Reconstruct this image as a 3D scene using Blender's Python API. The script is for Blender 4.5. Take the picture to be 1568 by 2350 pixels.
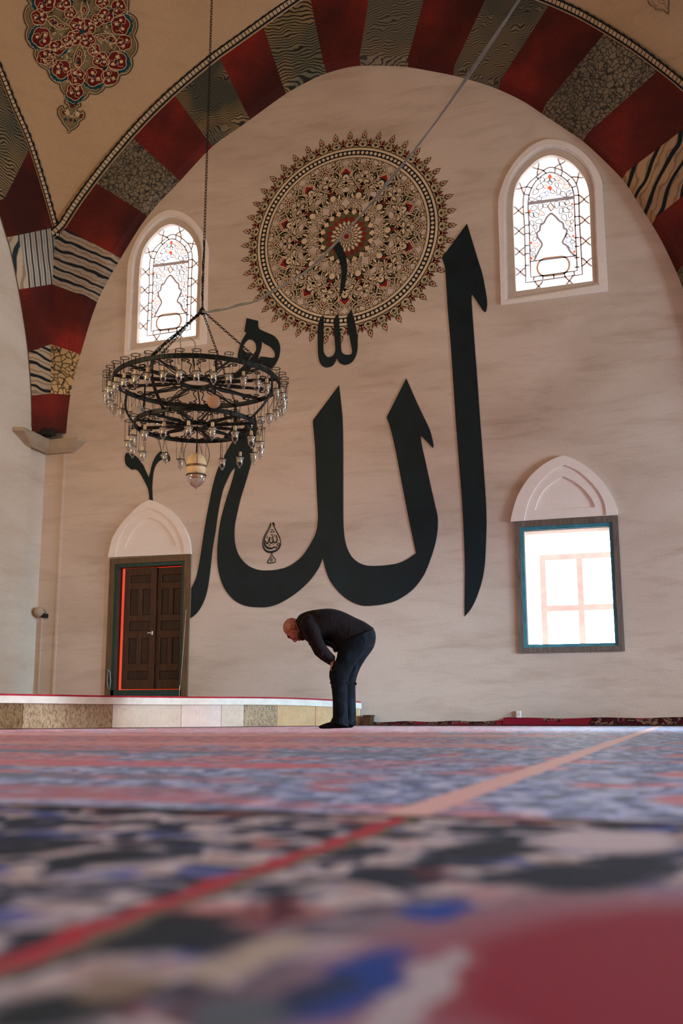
import bpy, bmesh, math, random
import numpy as np
from mathutils import Vector, Matrix
from mathutils.geometry import delaunay_2d_cdt
from mathutils.bvhtree import BVHTree

for o in list(bpy.data.objects):
    bpy.data.objects.remove(o)
scene = bpy.context.scene
COL = scene.collection
R = math.radians

# ---------------------------------------------------------------- camera
F = 2423.0                       # focal length in pixels of the 1568x2350 frame
PITCH, YAW, ROLL = R(10.94), R(17.97), R(-0.13)
H = 0.125                        # camera height: it lies almost on the carpet
D = 13.5                         # distance to the end wall (plane y = D)
cp, sp, cy_, sy_ = math.cos(PITCH), math.sin(PITCH), math.cos(YAW), math.sin(YAW)
FW = Vector((-sy_ * cp, cy_ * cp, sp))
RT0 = Vector((cy_, sy_, 0))
UP0 = RT0.cross(FW)
RT = RT0 * math.cos(ROLL) + UP0 * math.sin(ROLL)
UP = -RT0 * math.sin(ROLL) + UP0 * math.cos(ROLL)
EYE = Vector((0, 0, H))
cam_d = bpy.data.cameras.new('camera')
cam = bpy.data.objects.new('camera', cam_d)
COL.objects.link(cam)
M = Matrix.Identity(4)
for i in range(3):
    M[i][0], M[i][1], M[i][2], M[i][3] = RT[i], UP[i], -FW[i], EYE[i]
cam.matrix_world = M
cam_d.sensor_fit = 'VERTICAL'
cam_d.sensor_height = 36.0
cam_d.sensor_width = 24.0
cam_d.lens = F / 2350 * 36.0
cam_d.clip_start = 0.02
cam_d.clip_end = 200
cam_d.dof.use_dof = True
cam_d.dof.focus_distance = 11.8
cam_d.dof.aperture_fstop = 3.2
scene.camera = cam

# ---------------------------------------------------------------- light and exposure
scene.view_settings.view_transform = 'Standard'
scene.view_settings.look = 'None'
scene.view_settings.gamma = 1.0
scene.view_settings.use_curve_mapping = False
scene.view_settings.exposure = 0.05

SKY_OUT = (0.93, 0.97, 1.0, 9.0)      # bright overcast sky beyond the end wall
SKY_IN = (1.0, 0.61, 0.36, 0.10)      # dim warm halls behind the camera
SKY_RT = (1.0, 0.54, 0.27, 0.56)      # the hall to the right
w = bpy.data.worlds.new('world')
scene.world = w
w.use_nodes = True
nt = w.node_tree
nt.nodes.clear()
tc = nt.nodes.new('ShaderNodeTexCoord')
sx = nt.nodes.new('ShaderNodeSeparateXYZ')
nt.links.new(tc.outputs['Generated'], sx.inputs[0])
mr = nt.nodes.new('ShaderNodeMapRange')
mr.inputs['From Min'].default_value = 0.35
mr.inputs['From Max'].default_value = 0.6
nt.links.new(sx.outputs['Y'], mr.inputs['Value'])
b1 = nt.nodes.new('ShaderNodeBackground')
b1.inputs[0].default_value = SKY_IN[:3] + (1,)
b1.inputs[1].default_value = SKY_IN[3]
b2 = nt.nodes.new('ShaderNodeBackground')
b2.inputs[0].default_value = SKY_OUT[:3] + (1,)
b2.inputs[1].default_value = SKY_OUT[3]
b3 = nt.nodes.new('ShaderNodeBackground')
b3.inputs[0].default_value = SKY_RT[:3] + (1,)
b3.inputs[1].default_value = SKY_RT[3]
mr3 = nt.nodes.new('ShaderNodeMapRange')
mr3.inputs['From Min'].default_value = 0.1
mr3.inputs['From Max'].default_value = 0.7
nt.links.new(sx.outputs['X'], mr3.inputs['Value'])
mx3 = nt.nodes.new('ShaderNodeMixShader')
nt.links.new(mr3.outputs[0], mx3.inputs[0])
nt.links.new(b1.outputs[0], mx3.inputs[1])
nt.links.new(b3.outputs[0], mx3.inputs[2])
mx = nt.nodes.new('ShaderNodeMixShader')
nt.links.new(mr.outputs[0], mx.inputs[0])
nt.links.new(mx3.outputs[0], mx.inputs[1])
nt.links.new(b2.outputs[0], mx.inputs[2])
wo = nt.nodes.new('ShaderNodeOutputWorld')
nt.links.new(mx.outputs[0], wo.inputs[0])


def area(name, loc, target, sx_, sz_, power, col, spread=180):
    d = bpy.data.lights.new(name, 'AREA')
    d.shape = 'RECTANGLE'
    d.size, d.size_y = sx_, sz_
    d.energy = power
    d.color = col
    d.spread = R(spread)
    o = bpy.data.objects.new(name, d)
    COL.objects.link(o)
    o.location = loc
    o.rotation_euler = (Vector(target) - Vector(loc)).to_track_quat('-Z', 'Y').to_euler()
    return o


# window daylight from the right, out of the frame, plus added fill lamps
area('low_wall_fill', (7.4, 6.6, 1.25), (-4.9, 13.5, 0.35), 1.2, 2.0, 27, (0.36, 0.76, 1.0), 24)  # added narrow cool beam that brightens the low middle of the end wall
area('right_wall_fill', (8.8, 9.5, 1.6), (-0.6, 13.5, 0.9), 1.4, 2.2, 30, (0.92, 0.82, 1.0), 60)  # added cool lamp that lifts the lower right of the end wall
area('daylight_low_window', (7.6, 10.8, 2.0), (-3, 10.4, 1.2), 1.6, 2.4, 620, (0.66, 0.97, 1.0))
area('far_floor_fill', (8.8, 11.4, 2.1), (-2.6, 9.8, 0.0), 1.2, 2.0, 55, (0.80, 0.90, 1.0), 26)  # added beam for a glare on the far carpet and a rim on the man
area('near_floor_fill', (5.5, 0.2, 3.4), (-0.5, 1.5, 0.0), 1.4, 2.0, 17, (0.72, 0.87, 1.0), 60)  # added cool fill for the carpet close to the camera
area('left_wall_fill', (-7.6, 3.5, 3.6), (-7.0, 13.5, 4.0), 1.6, 2.4, 215, (1.0, 0.80, 0.46))  # added warm fill for the left of the end wall, unseen


# ---------------------------------------------------------------- rays through the frame onto real surfaces
def ray(px, py):
    return FW + RT * ((px - 784.0) / F) - UP * ((py - 1175.0) / F)


def on_y(px, py, y):
    r = ray(px, py)
    return EYE + r * (y / r.y)


def on_x(px, py, x):
    r = ray(px, py)
    return EYE + r * (x / r.x)


def on_z(px, py, z=0.0):
    r = ray(px, py)
    return EYE + r * ((z - H) / r.z)


def at_depth(px, py, d):
    return EYE + ray(px, py) * d


def wall2(px, py, y=None):
    p = on_y(px, py, D if y is None else y)
    return (p.x, p.z)


def crop(s, ox, oy, pts):
    return [(p[0] / s + ox, p[1] / s + oy) + tuple(p[2:]) for p in pts]


# ---------------------------------------------------------------- materials
def lin(c):
    return tuple(((v / 255) / 12.92 if v / 255 <= 0.04045 else ((v / 255 + 0.055) / 1.055) ** 2.4) for v in c)


class NT:
    def __init__(s, name):
        s.m = bpy.data.materials.new(name)
        s.m.use_nodes = True
        s.t = s.m.node_tree
        s.b = s.t.nodes['Principled BSDF']
        s.out = s.t.nodes['Material Output']

    def n(s, t, **k):
        o = s.t.nodes.new('ShaderNode' + t)
        for a, v in k.items():
            if a in o.inputs:
                s.set(o, a, v)
            else:
                setattr(o, a, v)
        return o

    def set(s, o, i, v):
        if hasattr(v, 'is_linked') or hasattr(v, 'links'):
            s.t.links.new(v, o.inputs[i])
        elif isinstance(v, tuple) and len(v) == 3 and o.inputs[i].type == 'RGBA':
            o.inputs[i].default_value = v + (1,)
        else:
            o.inputs[i].default_value = v

    def coord(s, scale=(1, 1, 1), rot=(0, 0, 0), loc=(0, 0, 0)):
        g = s.n('NewGeometry')
        mp = s.n('Mapping')
        mp.inputs['Scale'].default_value = scale
        mp.inputs['Rotation'].default_value = rot
        mp.inputs['Location'].default_value = loc
        s.t.links.new(g.outputs['Position'], mp.inputs[0])
        return mp.outputs[0]

    def noise(s, v, scale, detail=4, rough=0.55, dist=0.0):
        o = s.n('TexNoise')
        s.set(o, 'Vector', v)
        o.inputs['Scale'].default_value = scale
        o.inputs['Detail'].default_value = detail
        o.inputs['Roughness'].default_value = rough
        o.inputs['Distortion'].default_value = dist
        return o.outputs[0]

    def math(s, op, a, b=0.0, c=None, clamp=False):
        o = s.n('Math', operation=op, use_clamp=clamp)
        s.set(o, 0, a)
        s.set(o, 1, b)
        if c is not None:
            s.set(o, 2, c)
        return o.outputs[0]

    def ramp(s, v, stops, interp='LINEAR'):
        o = s.n('ValToRGB')
        o.color_ramp.interpolation = interp
        e = o.color_ramp.elements
        while len(e) < len(stops):
            e.new(0.5)
        for el, (p, c) in zip(e, stops):
            el.position = p
            el.color = (c if isinstance(c, tuple) else (c, c, c)) + (1,)
        s.set(o, 0, v)
        return o.outputs[0]

    def mix(s, f, a, b, mode='MIX'):
        o = s.n('MixRGB', blend_type=mode)
        s.set(o, 0, f)
        s.set(o, 1, a)
        s.set(o, 2, b)
        return o.outputs[0]

    def fin(s, col, rough=0.8, spec=0.3, **k):
        s.set(s.b, 'Base Color', col)
        s.set(s.b, 'Roughness', rough)
        s.set(s.b, 'Specular IOR Level', spec)
        for a, v in k.items():
            s.set(s.b, a.replace('_', ' '), v)
        return s.m

    def bump(s, h, strength=0.3, dist=0.01):
        o = s.n('Bump')
        o.inputs['Strength'].default_value = strength
        o.inputs['Distance'].default_value = dist
        s.set(o, 'Height', h)
        s.t.links.new(o.outputs[0], s.b.inputs['Normal'])


def simple(name, col, rough=0.7, spec=0.3, var=0.12, scale=9, **k):
    t = NT(name)
    c = lin(col)
    n = t.noise(t.coord(), scale)
    dk = tuple(v * (1 - var * 2) for v in c)
    lt = tuple(min(1, v * (1 + var * 2)) for v in c)
    return t.fin(t.ramp(n, [(0.3, dk), (0.7, lt)]), rough, spec, **k)


def emit(name, col, strength):
    t = NT(name)
    t.set(t.b, 'Base Color', (0.02, 0.02, 0.02))
    t.set(t.b, 'Emission Color', col)
    t.set(t.b, 'Emission Strength', strength)
    return t.m


def plaster(name, base, stain, amount=0.55, stretch=(0.35, 0.35, 1.1), seed=0):
    t = NT(name)
    b, s_ = lin(base), lin(stain)
    v = t.coord(stretch, loc=(seed, seed * 1.7, 0))
    big = t.noise(v, 0.9, 5, 0.6, 0.6)
    mid = t.noise(t.coord((0.5, 0.5, 2.6), loc=(3 + seed, 0, 1)), 2.2, 6, 0.65, 0.4)
    f = t.math('MULTIPLY', t.ramp(big, [(0.40, 0.0), (0.68, 1.0)]), 0.6)
    g = t.math('MULTIPLY', t.ramp(mid, [(0.50, 0.0), (0.74, 1.0)]), 0.55)
    k = t.math('MULTIPLY', t.math('ADD', f, g, clamp=True), amount)
    c = t.mix(k, b, s_)
    fine = t.noise(t.coord(), 60, 3)
    c = t.mix(0.10, c, t.ramp(fine, [(0.3, 0.0), (0.7, 1.0)]), 'OVERLAY')
    t.bump(t.math('ADD', mid, t.math('MULTIPLY', fine, 0.3)), 0.25, 0.02)
    return t.fin(c, 0.9, 0.12)


MAT = {}
MAT['wall'] = plaster('plaster_wall', (208, 190, 180), (150, 124, 104), 0.62)
MAT['wall_left'] = plaster('plaster_side', (216, 204, 192), (180, 156, 132), 0.5, seed=5)
MAT['pend'] = plaster('plaster_pendentive', (178, 146, 114), (140, 110, 82), 0.5, (0.5, 0.5, 0.5), seed=9)
MAT['white_plaster'] = plaster('plaster_white', (238, 226, 224), (220, 204, 198), 0.5, seed=2)
MAT['mold'] = simple('window_moulding', (222, 220, 224), 0.7, 0.3, 0.05)
MAT['ink'] = simple('black_paint', (12, 28, 36), 0.6, 0.25, 0.15, 3)
MAT['outline'] = simple('brown_paint', (88, 74, 56), 0.85, 0.1, 0.15, 5)
MAT['cream'] = simple('cream_paint', (214, 190, 164), 0.85, 0.1, 0.05, 5)
MAT['redpaint'] = simple('red_paint', (134, 36, 34), 0.85, 0.1, 0.15, 5)
MAT['olive'] = simple('olive_paint', (88, 84, 56), 0.85, 0.1, 0.15, 5)
MAT['stone'] = plaster('sill_stone', (176, 158, 140), (128, 108, 90), 0.7, (2, 2, 2), seed=4)
MAT['iron'] = simple('black_iron', (10, 13, 15), 0.5, 0.3, 0.2, 30)
MAT['cable'] = simple('grey_cable', (120, 124, 128), 0.4, 0.5)
MAT['whitebox'] = simple('white_plastic', (215, 208, 205), 0.4, 0.4, 0.03)
MAT['socket'] = simple('bulb_socket', (214, 190, 160), 0.5, 0.3, 0.05)
MAT['darkbox'] = simple('dark_plastic', (26, 24, 24), 0.5, 0.3)


def glass(name, tint, refl=0.35):
    t = NT(name)
    tr = t.n('BsdfTransparent', Color=tint)
    gl = t.n('BsdfGlossy', Roughness=0.06)
    lw = t.n('LayerWeight', Blend=refl)
    mxs = t.n('MixShader')
    t.t.links.new(lw.outputs['Facing'], mxs.inputs[0])
    t.t.links.new(tr.outputs[0], mxs.inputs[1])
    t.t.links.new(gl.outputs[0], mxs.inputs[2])
    t.t.links.new(mxs.outputs[0], t.out.inputs[0])
    return t.m


MAT['glass'] = glass('lamp_glass', (0.86, 0.87, 0.88), 0.45)
MAT['pane_white'] = emit('daylit_glass', (1.0, 0.985, 0.97), 2.6)
MAT['pane_pink'] = emit('daylit_pink_glass', (1.0, 0.66, 0.58), 1.35)
MAT['pane_red'] = emit('daylit_red_glass', (1.0, 0.13, 0.05), 0.9)
MAT['pane_blue'] = emit('daylit_blue_glass', (0.72, 0.78, 1.0), 1.3)
MAT['lead'] = simple('window_lead', (206, 198, 212), 0.6, 0.3, 0.05)
MAT['amber_lead'] = simple('window_amber_lead', (250, 205, 178), 0.6, 0.3, 0.05)


def red_stone():
    t = NT('voussoir_red')
    a = t.noise(t.coord(loc=(2, 0, 5)), 0.8, 3, 0.5)
    b = t.noise(t.coord(), 28, 4, 0.7)
    c = t.ramp(a, [(0.36, lin((60, 22, 18))), (0.54, lin((88, 28, 23))), (0.70, lin((128, 36, 29)))])
    c = t.mix(0.25, c, t.ramp(b, [(0.3, 0.1), (0.7, 0.9)]), 'OVERLAY')
    return t.fin(c, 0.8, 0.2)


def crackle(name, light, dark, scale):
    t = NT(name)
    v = t.coord()
    wv = t.n('VectorMath', operation='ADD')
    t.set(wv, 0, v)
    ns = t.n('TexNoise')
    t.set(ns, 'Vector', v)
    ns.inputs['Scale'].default_value = 9
    sc = t.n('VectorMath', operation='SCALE')
    t.set(sc, 0, ns.outputs['Color'])
    sc.inputs['Scale'].default_value = 0.12
    t.set(wv, 1, sc.outputs[0])
    vo = t.n('TexVoronoi', feature='DISTANCE_TO_EDGE')
    t.set(vo, 'Vector', wv.outputs[0])
    vo.inputs['Scale'].default_value = scale
    e = t.ramp(vo.outputs['Distance'], [(0.0, 0.0), (0.045, 0.15), (0.13, 1.0)])
    shade = t.noise(v, 1.3, 3)
    lc = t.ramp(shade, [(0.35, tuple(x * 0.62 for x in lin(light))), (0.65, lin(light))])
    return t.fin(t.mix(e, lin(dark), lc), 0.85, 0.15)


def swirl(name, light, mid, dark, scale, distortion, rot=(0, 0, 0), det=2.0, dscale=1.2, thr=(0.22, 0.45)):
    t = NT(name)
    v = t.coord(rot=rot)
    wv = t.n('TexWave', wave_type='BANDS', bands_direction='Z')
    t.set(wv, 'Vector', v)
    wv.inputs['Scale'].default_value = scale
    wv.inputs['Distortion'].default_value = distortion
    wv.inputs['Detail'].default_value = det
    wv.inputs['Detail Scale'].default_value = dscale
    e = t.ramp(wv.outputs['Fac'], [(thr[0], 0.0), (thr[1], 1.0)])
    n = t.noise(v, 1.1, 2)
    lc = t.ramp(n, [(0.42, lin(mid)), (0.58, lin(light))])
    if scale < 4:
        w2 = t.n('TexWave', wave_type='BANDS', bands_direction='Z')
        t.set(w2, 'Vector', v)
        w2.inputs['Scale'].default_value = scale * 2
        w2.inputs['Distortion'].default_value = distortion * 2
        w2.inputs['Detail'].default_value = det + 1
        w2.inputs['Detail Scale'].default_value = dscale
        e2 = t.ramp(w2.outputs['Fac'], [(0.10, 0.55), (0.30, 0.0)])
        lc = t.mix(e2, lc, lin((96, 74, 62)))
    return t.fin(t.mix(e, lin(dark), lc), 0.85, 0.15)


MAT['v_red'] = red_stone()
MAT['v_crackle'] = crackle('voussoir_crackle', (124, 110, 92), (44, 42, 38), 15)
MAT['v_fleck'] = crackle('voussoir_fleck', (196, 160, 112), (48, 38, 30), 11)
MAT['v_contour'] = swirl('voussoir_contour', (138, 114, 80), (74, 76, 68), (46, 42, 34), 12, 30, dscale=0.35, det=1.0)
MAT['v_contour2'] = swirl('voussoir_contour_grey', (118, 104, 84), (86, 84, 74), (52, 48, 42), 13, 32, dscale=0.35, det=1.0)
MAT['v_chevron'] = swirl('voussoir_chevron', (140, 116, 82), (100, 98, 80), (42, 38, 32), 7.5, 20, dscale=0.4, det=1.8)
MAT['v_chevron2'] = swirl('voussoir_chevron_grey', (128, 112, 92), (104, 98, 86), (62, 56, 50), 9, 20, dscale=0.4, det=1.8)
MAT['v_stripe'] = swirl('voussoir_stripe', (166, 146, 126), (150, 134, 120), (24, 32, 40), 2.2, 3.5, rot=(0, R(-24), 0), det=1.5, dscale=1.2, thr=(0.10, 0.25))
MAT['v_stripe_v'] = swirl('voussoir_stripe_upright', (186, 176, 164), (166, 154, 140), (36, 50, 60), 2.4, 1.2, rot=(R(72), 0, 0), det=1.5, dscale=1.0, thr=(0.08, 0.22))
MAT['v_stripe_l'] = swirl('voussoir_stripe_side', (172, 152, 130), (150, 134, 118), (24, 32, 40), 2.0, 2.5, rot=(R(8), 0, 0), det=1.5, dscale=1.4, thr=(0.10, 0.25))
MAT['v_wave'] = swirl('voussoir_wave', (176, 140, 104), (158, 124, 96), (22, 30, 38), 1.55, 4.0, rot=(0, R(62), 0), det=0.6, dscale=1.3, thr=(0.10, 0.24))
MAT['rope_l'] = simple('border_cream', (176, 152, 122), 0.8, 0.2)
MAT['rope_d'] = simple('border_black', (26, 24, 22), 0.8, 0.2)


def wood(name, col, rough=0.55, scale=8, axis=(14, 14, 1.2)):
    t = NT(name)
    n = t.noise(t.coord(axis), scale * 0.4, 6, 0.65, 1.0)
    c = lin(col)
    return t.fin(t.ramp(n, [(0.3, tuple(v * 0.45 for v in c)), (0.55, c), (0.75, tuple(min(1, v * 1.5) for v in c))]), rough, 0.3)


MAT['door_wood'] = wood('door_wood', (72, 42, 27))
MAT['door_panel'] = wood('door_panel_wood', (54, 33, 24))
MAT['frame_wood'] = wood('frame_wood', (104, 80, 58))
MAT['win_wood'] = wood('window_frame_wood', (112, 98, 92))
MAT['green'] = simple('green_paint', (18, 56, 50), 0.5, 0.4)
MAT['teal'] = simple('teal_paint', (60, 128, 148), 0.5, 0.4)
MAT['pinkwood'] = simple('pink_window_wood', (250, 222, 216), 0.6, 0.3, 0.05)
MAT['warmgap'] = emit('red_passage_glow', (1.0, 0.055, 0.008), 0.72)
MAT['steel'] = simple('steel', (190, 190, 195), 0.25, 0.5, Metallic=1.0)
MAT['slab'] = simple('marble_edging', (206, 198, 192), 0.5, 0.4, 0.05)


def carpet(name, near):
    t = NT(name)
    pos = t.coord()
    s = t.n('SeparateXYZ')
    t.set(s, 0, pos)
    X, Y = s.outputs[0], s.outputs[1]
    navy, blue = lin((8, 16, 46)), lin((26, 66, 160))
    cream, crim = lin((204, 188, 192)), lin((150, 30, 54))
    pink, pale = lin((232, 150, 166)), lin((176, 188, 236))
    if near:
        a = t.noise(t.coord((1, 1, 1), loc=(0.31, 0.12, 0)), 13.0, 2.5, 0.55, 0.7)
        b = t.noise(t.coord(loc=(7, 3.4, 0)), 8.0, 2, 0.5, 0.4)
        c = t.ramp(a, [(0.40, navy), (0.47, lin((24, 30, 52))), (0.50, lin((104, 100, 124))), (0.57, cream), (0.66, lin((168, 140, 140)))])
        c = t.mix(t.ramp(b, [(0.60, 0.0), (0.66, 0.85)]), c, t.ramp(a, [(0.44, lin((90, 22, 40))), (0.58, lin((196, 120, 120)))]))
        c = t.mix(t.ramp(b, [(0.37, 0.9), (0.43, 0.0)]), c, t.ramp(a, [(0.44, navy), (0.56, blue)]))
    else:
        a = t.noise(t.coord((1.0, 0.8, 1)), 17.0, 4, 0.65, 0.5)
        b = t.noise(t.coord((0.9, 0.9, 1), loc=(4, 8, 0)), 3.4, 3, 0.6, 0.5)
        c = t.ramp(a, [(0.40, lin((8, 20, 74))), (0.47, blue), (0.51, lin((108, 124, 184))), (0.57, pale), (0.68, lin((214, 204, 226)))])
        f = t.ramp(a, [(0.40, lin((96, 20, 60))), (0.47, lin((190, 60, 86))), (0.55, lin((220, 110, 128))), (0.64, pink)])
        side = t.n('MapRange')
        t.set(side, 'Value', X)
        side.inputs['From Min'].default_value = -2.4
        side.inputs['From Max'].default_value = -0.7
        side.inputs['To Min'].default_value = 0.14
        side.inputs['To Max'].default_value = -0.07
        c = t.mix(t.ramp(t.math('ADD', b, side.outputs[0]), [(0.49, 0.0), (0.57, 1.0)]), c, f)

    def band(v, c0, half, soft):
        d = t.math('ABSOLUTE', t.math('SUBTRACT', v, c0))
        return t.ramp(t.math('DIVIDE', d, half * 2), [(max(0.0, 0.5 - soft), 1.0), (min(1.0, 0.5 + soft), 0.0)])

    wob = t.math('MULTIPLY', t.math('SUBTRACT', t.noise(pos, 16, 3), 0.5), 0.045 if near else 0.02)
    xw = t.math('ADD', X, wob)
    yw = t.math('ADD', Y, wob)
    if near:
        # crimson field of the near rug, its blue medallion ring and the red guard stripe
        def blob(cx, cy, rx, ry, soft=0.25):
            dx = t.math('DIVIDE', t.math('SUBTRACT', xw, cx), rx)
            dy = t.math('DIVIDE', t.math('SUBTRACT', yw, cy), ry)
            rr = t.math('SQRT', t.math('ADD', t.math('MULTIPLY', dx, dx), t.math('MULTIPLY', dy, dy)))
            return t.ramp(t.math('MULTIPLY', rr, 0.5), [(0.5 - soft * 0.5, 1.0), (0.5 + soft * 0.5, 0.0)])
        for (cx, cy, rx, ry, colr) in NEAR_BLOBS:
            c = t.mix(blob(cx, cy, rx, ry), c, lin(colr))
        c = t.mix(band(xw, STRIPE_N, 0.019, 0.08), c, lin((112, 96, 84)))
        c = t.mix(band(xw, STRIPE_N - 0.006, 0.011, 0.08), c, lin((176, 34, 56)))
    else:
        for y0, hw, colr in FAR_ROWS:
            left = t.n('MapRange')
            t.set(left, 'Value', X)
            left.inputs['From Min'].default_value = -0.95
            left.inputs['From Max'].default_value = -0.62
            left.inputs['To Min'].default_value = 1.0
            left.inputs['To Max'].default_value = 0.0
            fl = t.ramp(t.noise(t.coord(loc=(y0, 2, 0)), 6.0, 3), [(0.36, 0.1), (0.5, 0.95)])
            c = t.mix(t.math('MULTIPLY', t.math('MULTIPLY', band(yw, y0, hw, 0.25), fl), left.outputs[0]), c, lin(colr))
        for px_, py_, rx_, ry_ in ((0.03, 1.72, 0.10, 0.13), (0.05, 2.45, 0.14, 0.16), (0.1, 3.6, 0.2, 0.2)):
            dx = t.math('DIVIDE', t.math('SUBTRACT', xw, px_), rx_)
            dy = t.math('DIVIDE', t.math('SUBTRACT', yw, py_), ry_)
            rr = t.math('SQRT', t.math('ADD', t.math('MULTIPLY', dx, dx), t.math('MULTIPLY', dy, dy)))
            c = t.mix(t.ramp(t.math('MULTIPLY', rr, 0.5), [(0.40, 0.9), (0.55, 0.0)]), c, lin((206, 96, 110)))
        c = t.mix(band(xw, STRIPE_F, 0.032, 0.10), c, lin((232, 170, 166)))
        edge_ = t.math('SUBTRACT', 1.0, t.ramp(t.math('SUBTRACT', Y, YS - 0.03), [(0.03, 0.0), (0.055, 1.0)]))
        c = t.mix(edge_, c, t.ramp(t.noise(t.coord(loc=(2, 2, 2)), 11, 2), [(0.40, lin((12, 14, 20))), (0.55, lin((120, 78, 44))), (0.66, lin((30, 20, 20)))]))
    pile = t.noise(t.coord((1, 1, 1)), 160, 3, 0.7)
    c = t.mix(0.35, c, t.ramp(pile, [(0.3, 0.1), (0.7, 0.9)]), 'OVERLAY')
    t.bump(pile, 0.5, 0.006)
    return t.fin(c, 0.85 if near else 0.55, 0.2 if near else 0.5, Sheen_Weight=0.06 if near else 0.32, Sheen_Roughness=0.22, Sheen_Tint=(0.86, 0.9, 1.0))


# ---------------------------------------------------------------- object helpers
ORG = {}


def tag(o, label=None, cat=None, group=None, kind=None):
    if label:
        o['label'] = label
    if cat:
        o['category'] = cat
    if group:
        o['group'] = group
    if kind:
        o['kind'] = kind
    return o


def empty(name, loc):
    o = bpy.data.objects.new(name, None)
    o.empty_display_size = 0.2
    COL.objects.link(o)
    o.location = loc
    ORG[o.name] = Vector(loc)
    return o


def mk(name, bm, mats, parent=None, smooth=False, origin=None):
    """link a bmesh in world coordinates as one mesh object (vertices made local to its parent)"""
    org = Vector(origin) if origin is not None else (ORG[parent.name] if parent else Vector((0, 0, 0)))
    me = bpy.data.meshes.new(name)
    if org.length:
        bmesh.ops.translate(bm, verts=bm.verts, vec=-org)
    bm.to_mesh(me)
    bm.free()
    for m in (mats if isinstance(mats, (list, tuple)) else [mats]):
        me.materials.append(MAT[m] if isinstance(m, str) else m)
    if smooth:
        me.polygons.foreach_set('use_smooth', [True] * len(me.polygons))
    o = bpy.data.objects.new(name, me)
    COL.objects.link(o)
    if parent:
        o.parent = parent
        o.location = org - ORG[parent.name]
        ORG[o.name] = org
    else:
        o.location = org
        ORG[o.name] = org
    return o


def structure(o):
    o['kind'] = 'structure'
    return o


def box(bm, lo, hi, mi=0, bevel=0.0):
    lo, hi = Vector(lo), Vector(hi)
    r = bmesh.ops.create_cube(bm, size=1.0, matrix=Matrix.Translation((lo + hi) / 2) @ Matrix.Diagonal((hi - lo).to_4d()))
    fs = set(f for v in r['verts'] for f in v.link_faces)
    for f in fs:
        f.material_index = mi
    if bevel:
        es = set(e for v in r['verts'] for e in v.link_edges)
        bmesh.ops.bevel(bm, geom=list(es), offset=bevel, segments=2, profile=0.7, affect='EDGES')


def tube(bm, pts, rad, seg=6, mi=0, closed=False):
    pts = [Vector(p) for p in pts]
    n = len(pts)
    rings = []
    up = Vector((0, 0, 1))
    prev = None
    for i, p in enumerate(pts):
        if closed:
            t = (pts[(i + 1) % n] - pts[i - 1]).normalized()
        else:
            t = (pts[min(i + 1, n - 1)] - pts[max(i - 1, 0)]).normalized()
        if prev is None:
            a = t.cross(up)
            if a.length < 0.1:
                a = t.cross(Vector((1, 0, 0)))
            a.normalize()
        else:
            a = (prev - t * prev.dot(t)).normalized()
        prev = a
        b = t.cross(a)
        r = rad[i] if isinstance(rad, (list, tuple)) else rad
        rings.append([bm.verts.new(p + (a * math.cos(2 * math.pi * k / seg) + b * math.sin(2 * math.pi * k / seg)) * r) for k in range(seg)])
    m = n if closed else n - 1
    for i in range(m):
        A, B = rings[i], rings[(i + 1) % n]
        for k in range(seg):
            f = bm.faces.new((A[k], A[(k + 1) % seg], B[(k + 1) % seg], B[k]))
            f.material_index = mi
            f.smooth = True
    if not closed:
        bm.faces.new(rings[0][::-1]).material_index = mi
        bm.faces.new(rings[-1]).material_index = mi


def bar(bm, a, b, w, h, mi=0, side=None):
    a, b = Vector(a), Vector(b)
    t = (b - a).normalized()
    s = Vector(side) if side else t.cross(Vector((0, 0, 1)))
    if s.length < 0.05:
        s = Vector((1, 0, 0))
    s = (s - t * s.dot(t)).normalized()
    u = s.cross(t)
    vs = []
    for p in (a, b):
        for i, j in ((-1, -1), (1, -1), (1, 1), (-1, 1)):
            vs.append(bm.verts.new(p + s * (i * w / 2) + u * (j * h / 2)))
    for q in ((0, 1, 2, 3), (7, 6, 5, 4), (0, 4, 5, 1), (1, 5, 6, 2), (2, 6, 7, 3), (3, 7, 4, 0)):
        bm.faces.new([vs[k] for k in q]).material_index = mi


def lathe(bm, c, prof, seg=12, mi=0, axis=Vector((0, 0, 1))):
    c = Vector(c)
    q = Vector((0, 0, 1)).rotation_difference(axis)
    rings = []
    for r, z in prof:
        rings.append([bm.verts.new(c + q @ Vector((r * math.cos(2 * math.pi * k / seg), r * math.sin(2 * math.pi * k / seg), z))) for k in range(seg)])
    for A, B in zip(rings, rings[1:]):
        for k in range(seg):
            f = bm.faces.new((A[k], A[(k + 1) % seg], B[(k + 1) % seg], B[k]))
            f.material_index = mi
            f.smooth = True
    bm.faces.new(rings[0][::-1]).material_index = mi
    bm.faces.new(rings[-1]).material_index = mi


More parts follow.
